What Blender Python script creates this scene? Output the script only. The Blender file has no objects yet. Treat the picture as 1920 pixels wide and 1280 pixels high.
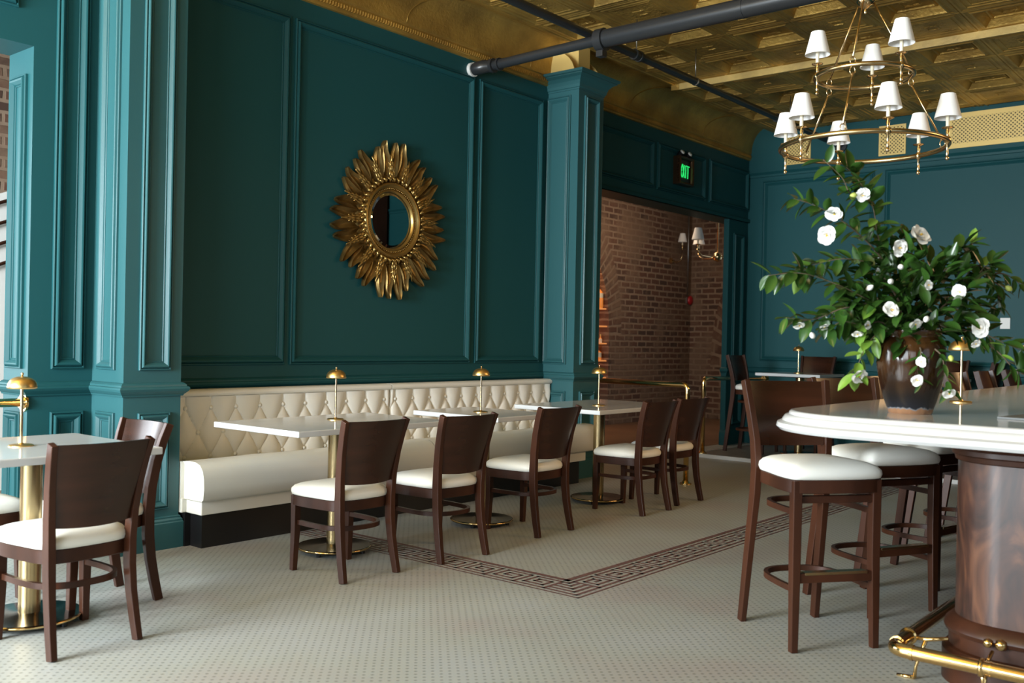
import bpy, math, random
from mathutils import Vector, Matrix
PI = math.pi
R = math.radians
COL = bpy.context.scene.collection
SC = bpy.context.scene

# ------------------------------------------------------------------ camera
CAMP = Vector((0, 0, 1.27))
def cam_axes():
    y, p, r = R(39.68314), R(-0.14479), R(1.17174)
    f = Vector((math.cos(y)*math.cos(p), math.sin(y)*math.cos(p), math.sin(p)))
    r0 = f.cross(Vector((0, 0, 1))).normalized(); u0 = r0.cross(f)
    return r0*math.cos(r)+u0*math.sin(r), -r0*math.sin(r)+u0*math.cos(r), f
rr, uu, ff = cam_axes()
cd = bpy.data.cameras.new('camera'); cam = bpy.data.objects.new('camera', cd); COL.objects.link(cam)
m = Matrix((rr, uu, -ff)).transposed().to_4x4(); m.translation = CAMP
cam.matrix_world = m
cd.sensor_width = 36; cd.lens = 33.886; cd.clip_start = .05
cd.dof.use_dof = True; cd.dof.focus_distance = 6.2; cd.dof.aperture_fstop = 3.0
SC.camera = cam
# ------------------------------------------------------------------ world, light, exposure
SC.view_settings.view_transform = 'Standard'; SC.view_settings.look = 'None'
SC.view_settings.gamma = 1; SC.view_settings.use_curve_mapping = False
SC.view_settings.exposure = 0.0
W = bpy.data.worlds.new('world'); SC.world = W; W.use_nodes = True
W.node_tree.nodes['Background'].inputs[0].default_value = (.75, .87, 1, 1)
W.node_tree.nodes['Background'].inputs[1].default_value = 1.0
def area(name, loc, target, sx, sy, power, col, spread=180):
    l = bpy.data.lights.new(name, 'AREA'); l.shape = 'RECTANGLE'; l.size = sx; l.size_y = sy
    l.energy = power; l.color = col; l.spread = R(spread)
    o = bpy.data.objects.new(name, l); COL.objects.link(o); o.location = loc
    o.rotation_euler = (Vector(target)-Vector(loc)).to_track_quat('-Z', 'Z').to_euler()
    return o
DAY = (.86, .94, 1.0)
# daylight through unseen windows added behind the camera (x = -2.5) and at the side
for i, (yy, pw) in enumerate(((-1.75, 60), (1.55, 200), (4.2, 1380))):
    area('daylight_%d' % i, (-2.75, yy, 1.95), (5, yy, 1.95), 2.2, 2.7, pw, DAY)
area('daylight_side', (1.2, -4.25, 1.95), (1.2, 5, 1.9), 3.0, 2.7, 8, DAY)
# added warm area lights with no fixtures: over the bar and in the brick room
area('bar_glow', (7.6, -.2, 2.5), (6.6, 1.9, .7), 3.2, .5, 26, (1, .62, .30), 90)
area('brick_room_warm', (11.4, 6.9, 3.3), (12.6, 7.9, 0), 2.0, .8, 26, (1, .74, .50))
area('brick_room_day', (-.1, 8.45, 1.75), (-.1, 0, 1.75), 3.0, 2.5, 330, DAY)  # daylight of the unseen window added in the brick room

# ------------------------------------------------------------------ materials
def nodes(name):
    m = bpy.data.materials.new(name); m.use_nodes = True
    nt = m.node_tree; return m, nt, nt.nodes['Principled BSDF']
def N(nt, t, **k):
    n = nt.nodes.new(t)
    for a, b in k.items():
        if a in n.inputs: n.inputs[a].default_value = b
        else: setattr(n, a, b)
    return n
def mat(name, col, rough=.5, metal=0, coat=0, spec=None, bump=None, var=None, varcol=None, stretch=None, emit=None):
    m, nt, b = nodes(name); L = nt.links.new
    c = (*col, 1)
    b.inputs['Base Color'].default_value = c; b.inputs['Roughness'].default_value = rough
    b.inputs['Metallic'].default_value = metal; b.inputs['Coat Weight'].default_value = coat
    b.inputs['Coat Roughness'].default_value = .12
    if spec is not None: b.inputs['Specular IOR Level'].default_value = spec
    tc = N(nt, 'ShaderNodeTexCoord'); src = tc.outputs['Object']
    if stretch:
        mp = N(nt, 'ShaderNodeMapping'); mp.inputs['Scale'].default_value = stretch
        L(src, mp.inputs[0]); src = mp.outputs[0]
    if var:
        n = N(nt, 'ShaderNodeTexNoise', Scale=var, Detail=6.0); L(src, n.inputs['Vector'])
        rp = N(nt, 'ShaderNodeValToRGB'); rp.color_ramp.elements[0].position = .35; rp.color_ramp.elements[1].position = .68
        rp.color_ramp.elements[0].color = c; rp.color_ramp.elements[1].color = (*varcol, 1)
        L(n.outputs['Fac'], rp.inputs[0]); L(rp.outputs[0], b.inputs['Base Color'])
    if bump:
        n = N(nt, 'ShaderNodeTexNoise', Scale=bump[0], Detail=4.0); L(src, n.inputs['Vector'])
        bp = N(nt, 'ShaderNodeBump', Strength=bump[1], Distance=bump[2]); L(n.outputs['Fac'], bp.inputs['Height'])
        L(bp.outputs[0], b.inputs['Normal'])
    if emit:
        b.inputs['Emission Color'].default_value = (*emit[0], 1); b.inputs['Emission Strength'].default_value = emit[1]
    return m
M = {}
M['teal'] = mat('teal_paint_lit', (.026, .103, .112), .40, spec=.42, bump=(55, .12, .003))  # one teal paint: light put into this paler copy for the piers
M['teal_wall'] = mat('teal_paint_shaded', (.012, .076, .083), .50, spec=.20, bump=(40, .10, .003))  # same paint with shade put into this darker copy for the walls
M['wood'] = mat('dark_walnut_wood', (.026, .0088, .0042), .38, coat=.04, spec=.28, var=5, varcol=(.058, .019, .0085), stretch=(1, 1, .25), bump=(60, .06, .002))
M['panel_wood'] = mat('curved_walnut_panel', (.024, .0085, .0038), .27, coat=.15, spec=.35, var=4, varcol=(.042, .014, .0065), stretch=(.4, .4, 3))
M['seat'] = mat('cream_vinyl', (.80, .79, .72), .42, spec=.45, bump=(14, .08, .01))
M['tuft'] = mat('ivory_leather', (.80, .785, .715), .38, spec=.5, bump=(120, .08, .002))
M['bench_seat'] = mat('ivory_leather_seat', (.72, .70, .62), .36, spec=.5, bump=(9, .10, .01))
M['black'] = mat('black_laminate', (.007, .0065, .007), .35)
M['quartz'] = mat('white_quartz', (.62, .63, .63), .10, var=2.2, varcol=(.54, .56, .56))
M['marble'] = mat('white_marble', (.58, .58, .56), .09, var=1.6, varcol=(.50, .50, .49))
M['brass'] = mat('brushed_brass', (.50, .38, .20), .26, metal=1)
M['brass_pol'] = mat('polished_brass', (.80, .56, .25), .12, metal=1)
M['brass_lamp'] = mat('satin_brass', (.72, .49, .19), .36, metal=1)
M['bronze'] = mat('aged_bronze', (.16, .14, .105), .20, metal=1)
M['rose_brass'] = mat('antique_brass', (.68, .51, .29), .18, metal=1)
M['iron'] = mat('black_painted_pipe', (.022, .024, .026), .30, bump=(30, .08, .002))
M['steel'] = mat('galvanised_steel', (.45, .45, .44), .35, metal=1)
M['shade'] = mat('white_linen_shade', (.86, .86, .84), .8)
M['candle'] = mat('ivory_candle_sleeve', (.78, .70, .52), .5)
M['gilt'] = mat('antique_gilt', (.20, .125, .040), .36, metal=.85, bump=(60, .25, .004), var=9, varcol=(.33, .215, .075))
M['gilt_light'] = mat('polished_gilt', (.42, .28, .095), .28, metal=.9, bump=(70, .12, .003))
M['mirror'] = mat('mirror_glass', (.80, .84, .82), .01, metal=1)
M['gold_flat'] = mat('gold_painted_metal', (.78, .56, .19), .5, metal=.25)
M['dark'] = mat('dark_cavity', (.03, .022, .012), .9)
M['red'] = mat('red_plastic', (.42, .015, .02), .35)
M['white'] = mat('white_plastic', (.75, .74, .70), .4)
M['green_neon'] = mat('green_neon', (.02, .6, .12), .4, emit=((.03, .95, .20), .75))
M['lens'] = mat('frosted_lens', (.7, .7, .66), .3)
M['brown_floor'] = mat('warm_lit_floor', (.20, .115, .062), .38, var=1.2, varcol=(.14, .075, .042))  # mosaic floor with the room's warm light put into its brown
M['leaf'] = mat('camellia_leaf', (.018, .052, .008), .25, spec=.5, var=11, varcol=(.034, .090, .014))
M['leaf_young'] = mat('young_leaf', (.16, .28, .035), .38, var=12, varcol=(.10, .21, .025))
M['stem'] = mat('woody_stem', (.12, .085, .05), .7)
M['petal'] = mat('white_petal', (.86, .85, .80), .55)
M['stamen'] = mat('yellow_stamen', (.75, .50, .08), .6)
M['bud'] = mat('green_bud', (.55, .62, .14), .5)
M['amber'] = mat('amber_glass', (.65, .20, .04), .15, emit=((1, .33, .06), .35))  # bottle emission stands in for the shelf backlight
M['shelf_glow'] = mat('backlit_shelf_edge', (.7, .3, .1), .4, emit=((1, .36, .10), .45))  # emission stands in for the backlight on the boards
M['plaster'] = mat('white_plaster', (.72, .70, .65), .7)
M['slab_grey'] = mat('flat_grey', (.13, .14, .14), .6)
for k in ('leaf', 'leaf_young', 'petal'):
    M[k].node_tree.nodes['Principled BSDF'].inputs['Subsurface Weight'].default_value = .0

def burl():
    m, nt, b = nodes('burl_walnut'); L = nt.links.new
    tc = N(nt, 'ShaderNodeTexCoord'); mp = N(nt, 'ShaderNodeMapping'); mp.inputs['Scale'].default_value = (1, 1, .42)
    L(tc.outputs['Object'], mp.inputs[0])
    n = N(nt, 'ShaderNodeTexNoise', Scale=6.0, Detail=9.0, Distortion=2.6); L(mp.outputs[0], n.inputs['Vector'])
    rp = N(nt, 'ShaderNodeValToRGB'); e = rp.color_ramp.elements
    e[0].position = .30; e[0].color = (.012, .007, .006, 1); e[1].position = .70; e[1].color = (.125, .052, .026, 1)
    x = e.new(.5); x.color = (.052, .021, .013, 1)
    L(n.outputs['Fac'], rp.inputs[0]); L(rp.outputs[0], b.inputs['Base Color'])
    b.inputs['Roughness'].default_value = .36; b.inputs['Coat Weight'].default_value = .15
    return m
M['burl'] = burl()

def floor_mat():
    m, nt, b = nodes('mosaic_floor'); L = nt.links.new
    tc = N(nt, 'ShaderNodeTexCoord'); mp = N(nt, 'ShaderNodeMapping'); mp.inputs['Rotation'].default_value = (0, 0, R(45))
    L(tc.outputs['Object'], mp.inputs[0])
    v = N(nt, 'ShaderNodeTexVoronoi', Scale=31.0, Randomness=0.0); L(mp.outputs[0], v.inputs['Vector'])
    rp = N(nt, 'ShaderNodeValToRGB'); e = rp.color_ramp.elements
    e[0].position = .12; e[0].color = (.26, .25, .22, 1); e[1].position = .27; e[1].color = (1, 1, 1, 1)
    L(v.outputs['Distance'], rp.inputs[0])
    n = N(nt, 'ShaderNodeTexNoise', Scale=1.3, Detail=3.0); L(tc.outputs['Object'], n.inputs['Vector'])
    r2 = N(nt, 'ShaderNodeValToRGB'); e = r2.color_ramp.elements
    e[0].position = .34; e[0].color = (.335, .315, .285, 1); e[1].position = .66; e[1].color = (.355, .37, .350, 1)
    x = e.new(.5); x.color = (.34, .352, .315, 1)
    L(n.outputs['Fac'], r2.inputs[0])
    mx = N(nt, 'ShaderNodeMixRGB', blend_type='MULTIPLY'); mx.inputs[0].default_value = .55
    L(r2.outputs[0], mx.inputs[1]); L(rp.outputs[0], mx.inputs[2])
    L(mx.outputs[0], b.inputs['Base Color']); b.inputs['Roughness'].default_value = .42
    b.inputs['Specular IOR Level'].default_value = .35
    return m
M['floor'] = floor_mat()
M['inlay'] = mat('maroon_mosaic_inlay', (.125, .058, .050), .45, var=40, varcol=(.165, .09, .08))

def brick_mat(name, axis, arch=None):
    m, nt, b = nodes(name); L = nt.links.new
    tc = N(nt, 'ShaderNodeTexCoord'); sp = N(nt, 'ShaderNodeSeparateXYZ'); L(tc.outputs['Object'], sp.inputs[0])
    h = sp.outputs[axis]; z = sp.outputs[2]
    def mth(op, a, bb=None):
        n = N(nt, 'ShaderNodeMath', operation=op)
        for i, q in enumerate((a, bb)):
            if q is None: continue
            if isinstance(q, (int, float)): n.inputs[i].default_value = q
            else: L(q, n.inputs[i])
        return n.outputs[0]
    cb = N(nt, 'ShaderNodeCombineXYZ'); L(h, cb.inputs[0]); L(z, cb.inputs[1]); vec = cb.outputs[0]
    if arch:
        cx, cz, a_, b_, t = arch
        dx = mth('DIVIDE', mth('SUBTRACT', h, cx), a_); dz = mth('DIVIDE', mth('SUBTRACT', z, cz), b_)
        rad = mth('SQRT', mth('ADD', mth('MULTIPLY', dx, dx), mth('MULTIPLY', dz, dz)))
        ang = mth('ARCTAN2', dz, dx)
        c2 = N(nt, 'ShaderNodeCombineXYZ'); L(mth('MULTIPLY', rad, a_), c2.inputs[0]); L(mth('MULTIPLY', ang, a_*1.15), c2.inputs[1])
        inring = mth('MULTIPLY', mth('LESS_THAN', rad, 1+t/a_), mth('GREATER_THAN', dz, -.02))
        mv = N(nt, 'ShaderNodeMix', data_type='VECTOR'); L(inring, mv.inputs[0]); L(vec, mv.inputs[4]); L(c2.outputs[0], mv.inputs[5])
        vec = mv.outputs[1]
    nz = N(nt, 'ShaderNodeTexNoise', Scale=9.0, Detail=2.0); L(tc.outputs['Object'], nz.inputs['Vector'])
    ad = N(nt, 'ShaderNodeMixRGB', blend_type='ADD'); ad.inputs[0].default_value = .022
    L(vec, ad.inputs[1]); L(nz.outputs['Color'], ad.inputs[2])
    br = N(nt, 'ShaderNodeTexBrick', Scale=1.0)
    for k, v_ in {'Color1': (.115, .048, .028, 1), 'Color2': (.022, .016, .013, 1), 'Mortar': (.27, .185, .125, 1)}.items(): br.inputs[k].default_value = v_
    br.inputs['Mortar Size'].default_value = .017; br.inputs['Mortar Smooth'].default_value = .35; br.inputs['Bias'].default_value = -.35
    br.inputs['Brick Width'].default_value = .25; br.inputs['Row Height'].default_value = .092
    L(ad.outputs[0], br.inputs['Vector'])
    n2 = N(nt, 'ShaderNodeTexNoise', Scale=1.5, Detail=7.0, Roughness=.66); L(tc.outputs['Object'], n2.inputs['Vector'])
    r2 = N(nt, 'ShaderNodeValToRGB'); e = r2.color_ramp.elements; e[0].position = .44; e[1].position = .56
    e[0].color = (.08, .08, .08, 1); e[1].color = (.80, .80, .80, 1); L(n2.outputs['Fac'], r2.inputs[0])
    mx = N(nt, 'ShaderNodeMixRGB'); L(r2.outputs[0], mx.inputs[0]); L(br.outputs['Color'], mx.inputs[1]); mx.inputs[2].default_value = (.20, .125, .078, 1)
    L(mx.outputs[0], b.inputs['Base Color']); b.inputs['Roughness'].default_value = .85
    bp = N(nt, 'ShaderNodeBump', Strength=.5, Distance=.012); bp.invert = True
    L(br.outputs['Fac'], bp.inputs['Height']); L(bp.outputs[0], b.inputs['Normal'])
    return m
M['brick'] = brick_mat('worn_brick', 0, (11.04, 1.4, 1.14, 1.5, .34))
M['brick_x'] = brick_mat('worn_brick_side', 1, (6.75, .9, .75, 1.5, .30))

def tin(name, scale, dist, strength=.8, base=(.52, .33, .085), metal=.7):
    m, nt, b = nodes(name); L = nt.links.new
    tc = N(nt, 'ShaderNodeTexCoord')
    n = N(nt, 'ShaderNodeTexNoise', Scale=scale, Detail=3.0, Distortion=2.6); L(tc.outputs['Object'], n.inputs['Vector'])
    v = N(nt, 'ShaderNodeTexVoronoi', Scale=scale*1.25, feature='SMOOTH_F1'); L(tc.outputs['Object'], v.inputs['Vector'])
    ad = N(nt, 'ShaderNodeMath', operation='ADD'); L(n.outputs['Fac'], ad.inputs[0]); L(v.outputs['Distance'], ad.inputs[1])
    bp = N(nt, 'ShaderNodeBump', Strength=strength, Distance=dist); L(ad.outputs[0], bp.inputs['Height']); L(bp.outputs[0], b.inputs['Normal'])
    n2 = N(nt, 'ShaderNodeTexNoise', Scale=3.0, Detail=4.0); L(tc.outputs['Object'], n2.inputs['Vector'])
    rp = N(nt, 'ShaderNodeValToRGB'); e = rp.color_ramp.elements; e[0].position = .35; e[1].position = .7
    e[0].color = (base[0]*.7, base[1]*.68, base[2]*.7, 1); e[1].color = (base[0]*1.25, base[1]*1.25, base[2]*1.2, 1)
    L(n2.outputs['Fac'], rp.inputs[0]); L(rp.outputs[0], b.inputs['Base Color'])
    b.inputs['Metallic'].default_value = metal; b.inputs['Roughness'].default_value = .44
    return m
M['tin'] = tin('pressed_tin_gold', 30, .006, .5)
M['tin_field'] = tin('pressed_tin_ornament', 24, .014, .8)
M['tin_plain'] = tin('gold_moulding', 30, .003, .5, (.42, .255, .06))

def vent_mat():
    m, nt, b = nodes('perforated_brass'); L = nt.links.new
    tc = N(nt, 'ShaderNodeTexCoord'); mp = N(nt, 'ShaderNodeMapping'); mp.inputs['Rotation'].default_value = (R(45), 0, 0)
    L(tc.outputs['Object'], mp.inputs[0])
    sp = N(nt, 'ShaderNodeSeparateXYZ'); L(mp.outputs[0], sp.inputs[0]); cb = N(nt, 'ShaderNodeCombineXYZ'); L(sp.outputs[1], cb.inputs[0]); L(sp.outputs[2], cb.inputs[1])
    v = N(nt, 'ShaderNodeTexVoronoi', Scale=34.0, Randomness=0.0); L(cb.outputs[0], v.inputs['Vector'])
    rp = N(nt, 'ShaderNodeValToRGB'); e = rp.color_ramp.elements; e[0].position = .24; e[0].color = (.07, .045, .015, 1); e[1].position = .32; e[1].color = (.72, .52, .18, 1)
    L(v.outputs['Distance'], rp.inputs[0]); L(rp.outputs[0], b.inputs['Base Color'])
    b.inputs['Roughness'].default_value = .5; b.inputs['Metallic'].default_value = .25
    return m
M['vent'] = vent_mat()

def vase_mat():
    m, nt, b = nodes('dripped_glaze'); L = nt.links.new
    tc = N(nt, 'ShaderNodeTexCoord'); mp = N(nt, 'ShaderNodeMapping'); mp.inputs['Scale'].default_value = (1, 1, .10); L(tc.outputs['Object'], mp.inputs[0])
    n = N(nt, 'ShaderNodeTexNoise', Scale=42.0, Detail=4.0); L(mp.outputs[0], n.inputs['Vector'])
    sp = N(nt, 'ShaderNodeSeparateXYZ'); L(tc.outputs['Object'], sp.inputs[0])
    ad = N(nt, 'ShaderNodeMath', operation='MULTIPLY_ADD'); L(n.outputs['Fac'], ad.inputs[0]); ad.inputs[1].default_value = -.034; L(sp.outputs[2], ad.inputs[2])
    rp = N(nt, 'ShaderNodeValToRGB'); e = rp.color_ramp.elements
    e[0].position = 0.0; e[0].color = (.36, .18, .09, 1); e[1].position = 1; e[1].color = (.19, .078, .018, 1)
    for p_, c_ in ((.001, (.30, .15, .08, 1)), (.004, (.22, .25, .28, 1)), (.008, (.012, .015, .022, 1)), (.05, (.012, .010, .011, 1)), (.10, (.040, .017, .008, 1)), (.20, (.075, .031, .010, 1))):
        x = e.new(p_); x.color = c_
    L(ad.outputs[0], rp.inputs[0])
    n3 = N(nt, 'ShaderNodeTexNoise', Scale=26.0, Detail=3.0); L(mp.outputs[0], n3.inputs['Vector'])
    mx = N(nt, 'ShaderNodeMixRGB', blend_type='MULTIPLY'); mx.inputs[0].default_value = .7; L(rp.outputs[0], mx.inputs[1]); L(n3.outputs['Fac'], mx.inputs[2])
    L(rp.outputs[0], mx.inputs[1]); L(mx.outputs[0], b.inputs['Base Color'])
    b.inputs['Roughness'].default_value = .13; b.inputs['Coat Weight'].default_value = .15
    bp = N(nt, 'ShaderNodeBump', Strength=.35, Distance=.01); L(n3.outputs['Fac'], bp.inputs['Height']); L(bp.outputs[0], b.inputs['Normal'])
    return m
M['vase'] = vase_mat()

# ------------------------------------------------------------------ mesh helpers
class MB:
    def __init__(s): s.v = []; s.f = []
    def add(s, vs, fs):
        o = len(s.v); s.v += [tuple(q) for q in vs]; s.f += [tuple(i+o for i in q) for q in fs]; return s
    def box(s, x0, y0, z0, x1, y1, z1):
        vs = [(x, y, z) for z in (z0, z1) for y in (y0, y1) for x in (x0, x1)]
        return s.add(vs, [(0, 2, 3, 1), (4, 5, 7, 6), (0, 1, 5, 4), (2, 6, 7, 3), (0, 4, 6, 2), (1, 3, 7, 5)])
    def loft(s, loops, closed=True, cap=True):
        n = len(loops[0]); vs = [p for l in loops for p in l]; fs = []
        for i in range(len(loops)-1):
            for j in range(n if closed else n-1):
                k = (j+1) % n
                fs.append((i*n+j, i*n+k, (i+1)*n+k, (i+1)*n+j))
        if cap and closed:
            fs.append(tuple(range(n-1, -1, -1))); fs.append(tuple((len(loops)-1)*n+j for j in range(n)))
        return s.add(vs, fs)
    def lathe(s, prof, seg=32, c=(0, 0, 0), cap=True):
        loops = [[(c[0]+r*math.cos(2*PI*j/seg), c[1]+r*math.sin(2*PI*j/seg), c[2]+z) for j in range(seg)] for r, z in prof]
        return s.loft(loops, True, cap)
    def tube(s, pts, r, seg=12, closed=False, cap=True):
        pts = [Vector(p) for p in pts]; n = len(pts)
        rs = r if isinstance(r, (list, tuple)) else [r]*n
        up = None; loops = []
        for i, p in enumerate(pts):
            if closed: t = (pts[(i+1) % n]-pts[i-1]).normalized()
            else: t = (pts[min(i+1, n-1)]-pts[max(i-1, 0)]).normalized()
            if up is None:
                up = Vector((0, 0, 1)) if abs(t.z) < .9 else Vector((1, 0, 0))
            a = (up-t*up.dot(t)).normalized(); up = a; b = t.cross(a)
            loops.append([p+(a*math.cos(2*PI*j/seg)+b*math.sin(2*PI*j/seg))*rs[i] for j in range(seg)])
        if closed: loops.append(loops[0]); return s.loft(loops, True, False)
        return s.loft(loops, True, cap)
    def cyl(s, c, r, h, seg=32): return s.lathe([(r, 0), (r, h)], seg, c)
    def bar(s, pts, w, d, wd, taper=None):
        # rectangular section swept along pts (w along vector wd, d along the other side)
        loops = []; n = len(pts); pts = [Vector(p) for p in pts]; wd = Vector(wd).normalized()
        for i, p in enumerate(pts):
            t = (pts[min(i+1, n-1)]-pts[max(i-1, 0)]).normalized()
            a = (wd-t*wd.dot(t)).normalized(); b = t.cross(a)
            k = taper[i] if taper else 1
            loops.append([p+a*w/2*k+b*d/2*k, p-a*w/2*k+b*d/2*k, p-a*w/2*k-b*d/2*k, p+a*w/2*k-b*d/2*k])
        return s.loft(loops)
    def frame(s, x0, z0, x1, z1, prof, fn):
        # mitred moulding frame; prof = (inset, height); fn maps (u, height, z) to world
        loops = []
        for i_, h in prof:
            loops.append([fn(x0+i_, h, z0+i_), fn(x1-i_, h, z0+i_), fn(x1-i_, h, z1-i_), fn(x0+i_, h, z1-i_)])
        return s.loft(loops, True, False)
    def sweep(s, prof, path, closed=False):
        # prof = (outward, z); outward = right-hand side of the travel direction
        P = [Vector((p[0], p[1], 0)) for p in path]; n = len(P); loops = []
        for i, p in enumerate(P):
            def nr(a, b):
                d = (b-a).normalized(); return Vector((d.y, -d.x, 0))
            if closed: n1, n2 = nr(P[i-1], p), nr(p, P[(i+1) % n])
            else:
                n1 = nr(P[i-1], p) if i > 0 else nr(p, P[1]); n2 = nr(p, P[i+1]) if i < n-1 else n1
            mt = (n1+n2)/max(.2, 1+n1.dot(n2))
            loops.append([(p.x+mt.x*o, p.y+mt.y*o, z) for o, z in prof])
        if closed: loops.append(loops[0])
        return s.loft(loops, False, False)
    def build(s, name, material, parent=None, smooth=False, bevel=None, sub=0, angle=None):
        me = bpy.data.meshes.new(name); me.from_pydata([tuple(v) for v in s.v], [], s.f); me.update()
        me.materials.append(M[material] if isinstance(material, str) else material)
        o = bpy.data.objects.new(name, me); COL.objects.link(o)
        if parent: o.parent = parent
        import bmesh
        bm = bmesh.new(); bm.from_mesh(me); bmesh.ops.recalc_face_normals(bm, faces=bm.faces); bm.to_mesh(me); bm.free()
        if bevel:
            b = o.modifiers.new('bevel', 'BEVEL'); b.width = bevel; b.segments = 2; b.limit_method = 'ANGLE'; b.angle_limit = R(40)
        if sub:
            b = o.modifiers.new('sub', 'SUBSURF'); b.levels = sub; b.render_levels = sub
        if smooth:
            for p in me.polygons: p.use_smooth = True
            if angle:
                me.set_sharp_from_angle(angle=R(angle))
        return o
def tag(o, label=None, cat=None, group=None, kind=None):
    if label: o['label'] = label
    if cat: o['category'] = cat
    if group: o['group'] = group
    if kind: o['kind'] = kind
    return o
def struct(name, mb, material, **k): return tag(mb.build(name, material, **k), kind='structure')
def thing(name, label, cat, loc=(0, 0, 0), rz=0, group=None):
    o = bpy.data.objects.new(name, None); COL.objects.link(o); o.location = loc; o.rotation_euler = (0, 0, rz)
    o.empty_display_size = .1
    return tag(o, label, cat, group)
def dup(root, loc, rz, label, group=None):
    def cp(o, par):
        c = o.copy(); COL.objects.link(c)
        if par: c.parent = par
        for ch in o.children: cp(ch, c)
        return c
    r = cp(root, None); r.location = loc; r.rotation_euler = (0, 0, rz); r['label'] = label
    if group: r['group'] = group
    return r

# ------------------------------------------------------------------ the room
MOLD = [(0, 0), (0, .014), (.004, .018), (.009, .018), (.012, .010), (.015, .012), (.020, .026), (.026, .029), (.034, .026), (.050, .010), (.052, .005), (.059, .007), (.063, .003), (.063, 0)]
def scale_prof(p, a, b=1): return [(i*a, h*b) for i, h in p]
RAIL = [(0, .895), (.010, .895), (.014, .905), (.022, .912), (.034, .925), (.040, .938), (.036, .948), (.026, .952), (.024, .962), (.012, .972), (0, .976)]
BASE = [(0, 0), (.022, 0), (.022, .150), (.018, .156), (.018, .166), (.009, .176), (.009, .184), (0, .190)]
WY = 5.52; HY = 5.62; XB = 11.49; ZC = 3.63; OPZ = 2.86
WX0, WX1 = 2.42, 7.505

fl = MB(); fl.box(-2.7, -4.3, -.1, 14.8, 5.72, 0)
struct('floor', fl, 'floor')
fb = MB(); fb.box(-2.7, 5.72, -.1, 14.8, 9.6, .001); fb.box(11.49, 4.6, -.1, 14.8, 5.72, .002)
struct('floor_brick_room', fb, 'brown_floor')
# raised platform along the far wall
pf = MB(); pf.box(9.60, -4.2, 0, 11.49, 5.30, .034); struct('floor_platform', pf, mat('grey_tiles', (.20, .19, .175), .4, var=9, varcol=(.13, .12, .11)), bevel=.004)
st = MB(); st.box(9.575, -4.2, 0, 9.615, 5.36, .042); st.box(9.6, 5.28, 0, 11.49, 5.34, .042); struct('trim_platform_nosing', st, 'marble', bevel=.004)

# Greek key inlay (flat mosaic border set into the floor)
ky = MB(); EPS = .0012; KX, KY = 3.872, 2.756; KW = .27
def inl(u0, u1, v0, v1, along):
    # u along the run measured from the outer corner, v inward from the outer edge
    if along == 'x': x0, x1, y0, y1 = KX+u0, KX+u1, KY+v0, KY+v1
    else: x0, x1, y0, y1 = KX+v0, KX+v1, KY+u0, KY+u1
    ky.add([(x0, y0, EPS), (x1, y0, EPS), (x1, y1, EPS), (x0, y1, EPS)], [(0, 1, 2, 3)])
for al, ln in (('x', 5.70), ('y', 2.40)):
    inl(0, ln, 0, .014, al); inl(KW-.034, ln, KW-.034, KW, al)
    U = .0410; V0 = .036; t = .019
    s0 = V0+5*U; n = int((ln-s0)/(5*U))
    for rw_ in range(5): inl(V0+rw_*U, s0, V0+rw_*U, V0+rw_*U+t, al)
    for k in range(n+1):
        b = s0+k*5*U
        def hs(c0, c1, row): inl(b+c0*U, b+c1*U+t, V0+row*U, V0+row*U+t, al)
        def vs(c, r0, r1): inl(b+c*U, b+c*U+t, V0+r0*U, V0+r1*U+t, al)
        hs(0, 5, 0); vs(0, 0, 4); hs(0, 4, 4); vs(4, 1, 4); hs(1, 4, 1); vs(1, 1, 3); hs(1, 3, 3); vs(3, 2, 3); hs(2, 3, 2)
struct('trim_greek_key', ky, 'inlay')

# left (mirror) wall with the doorway on the far left
wl = MB()
wl.box(WX0, WY, 0, WX1, 5.83, 4.1); wl.box(-2.7, WY, OPZ-.01, WX0, 5.83, 4.1)
def fL(y): return lambda u, h, z: (u, y-h, z)
def fX(x): return lambda u, h, z: (x-h, u, z)
for x0, x1 in ((3.20, 4.16), (4.205, 6.078), (6.139, 7.03)):
    wl.frame(x0, 1.06, x1, 3.485, MOLD, fL(WY))
wl.frame(2.545, 1.047, 2.735, 3.45, MOLD, fL(WY)); wl.frame(2.545, .235, 2.735, .802, MOLD, fL(WY))
wl.frame(.4, 3.04, 2.33, 3.47, MOLD, fL(WY))
# jamb reveal panels
wl.frame(5.585, 1.047, 5.785, 2.705, scale_prof(MOLD, .9), fX(WX0)); wl.frame(5.585, .235, 5.785, .802, scale_prof(MOLD, .9), fX(WX0))
wl.sweep(RAIL, [(WX0, 5.83), (WX0, WY), (2.79, WY)]); wl.sweep(RAIL, [(3.15, WY), (7.115, WY)])
wl.sweep(BASE, [(WX0, 5.83), (WX0, WY), (2.79, WY)])
struct('wall_left', wl, 'teal_wall')

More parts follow.
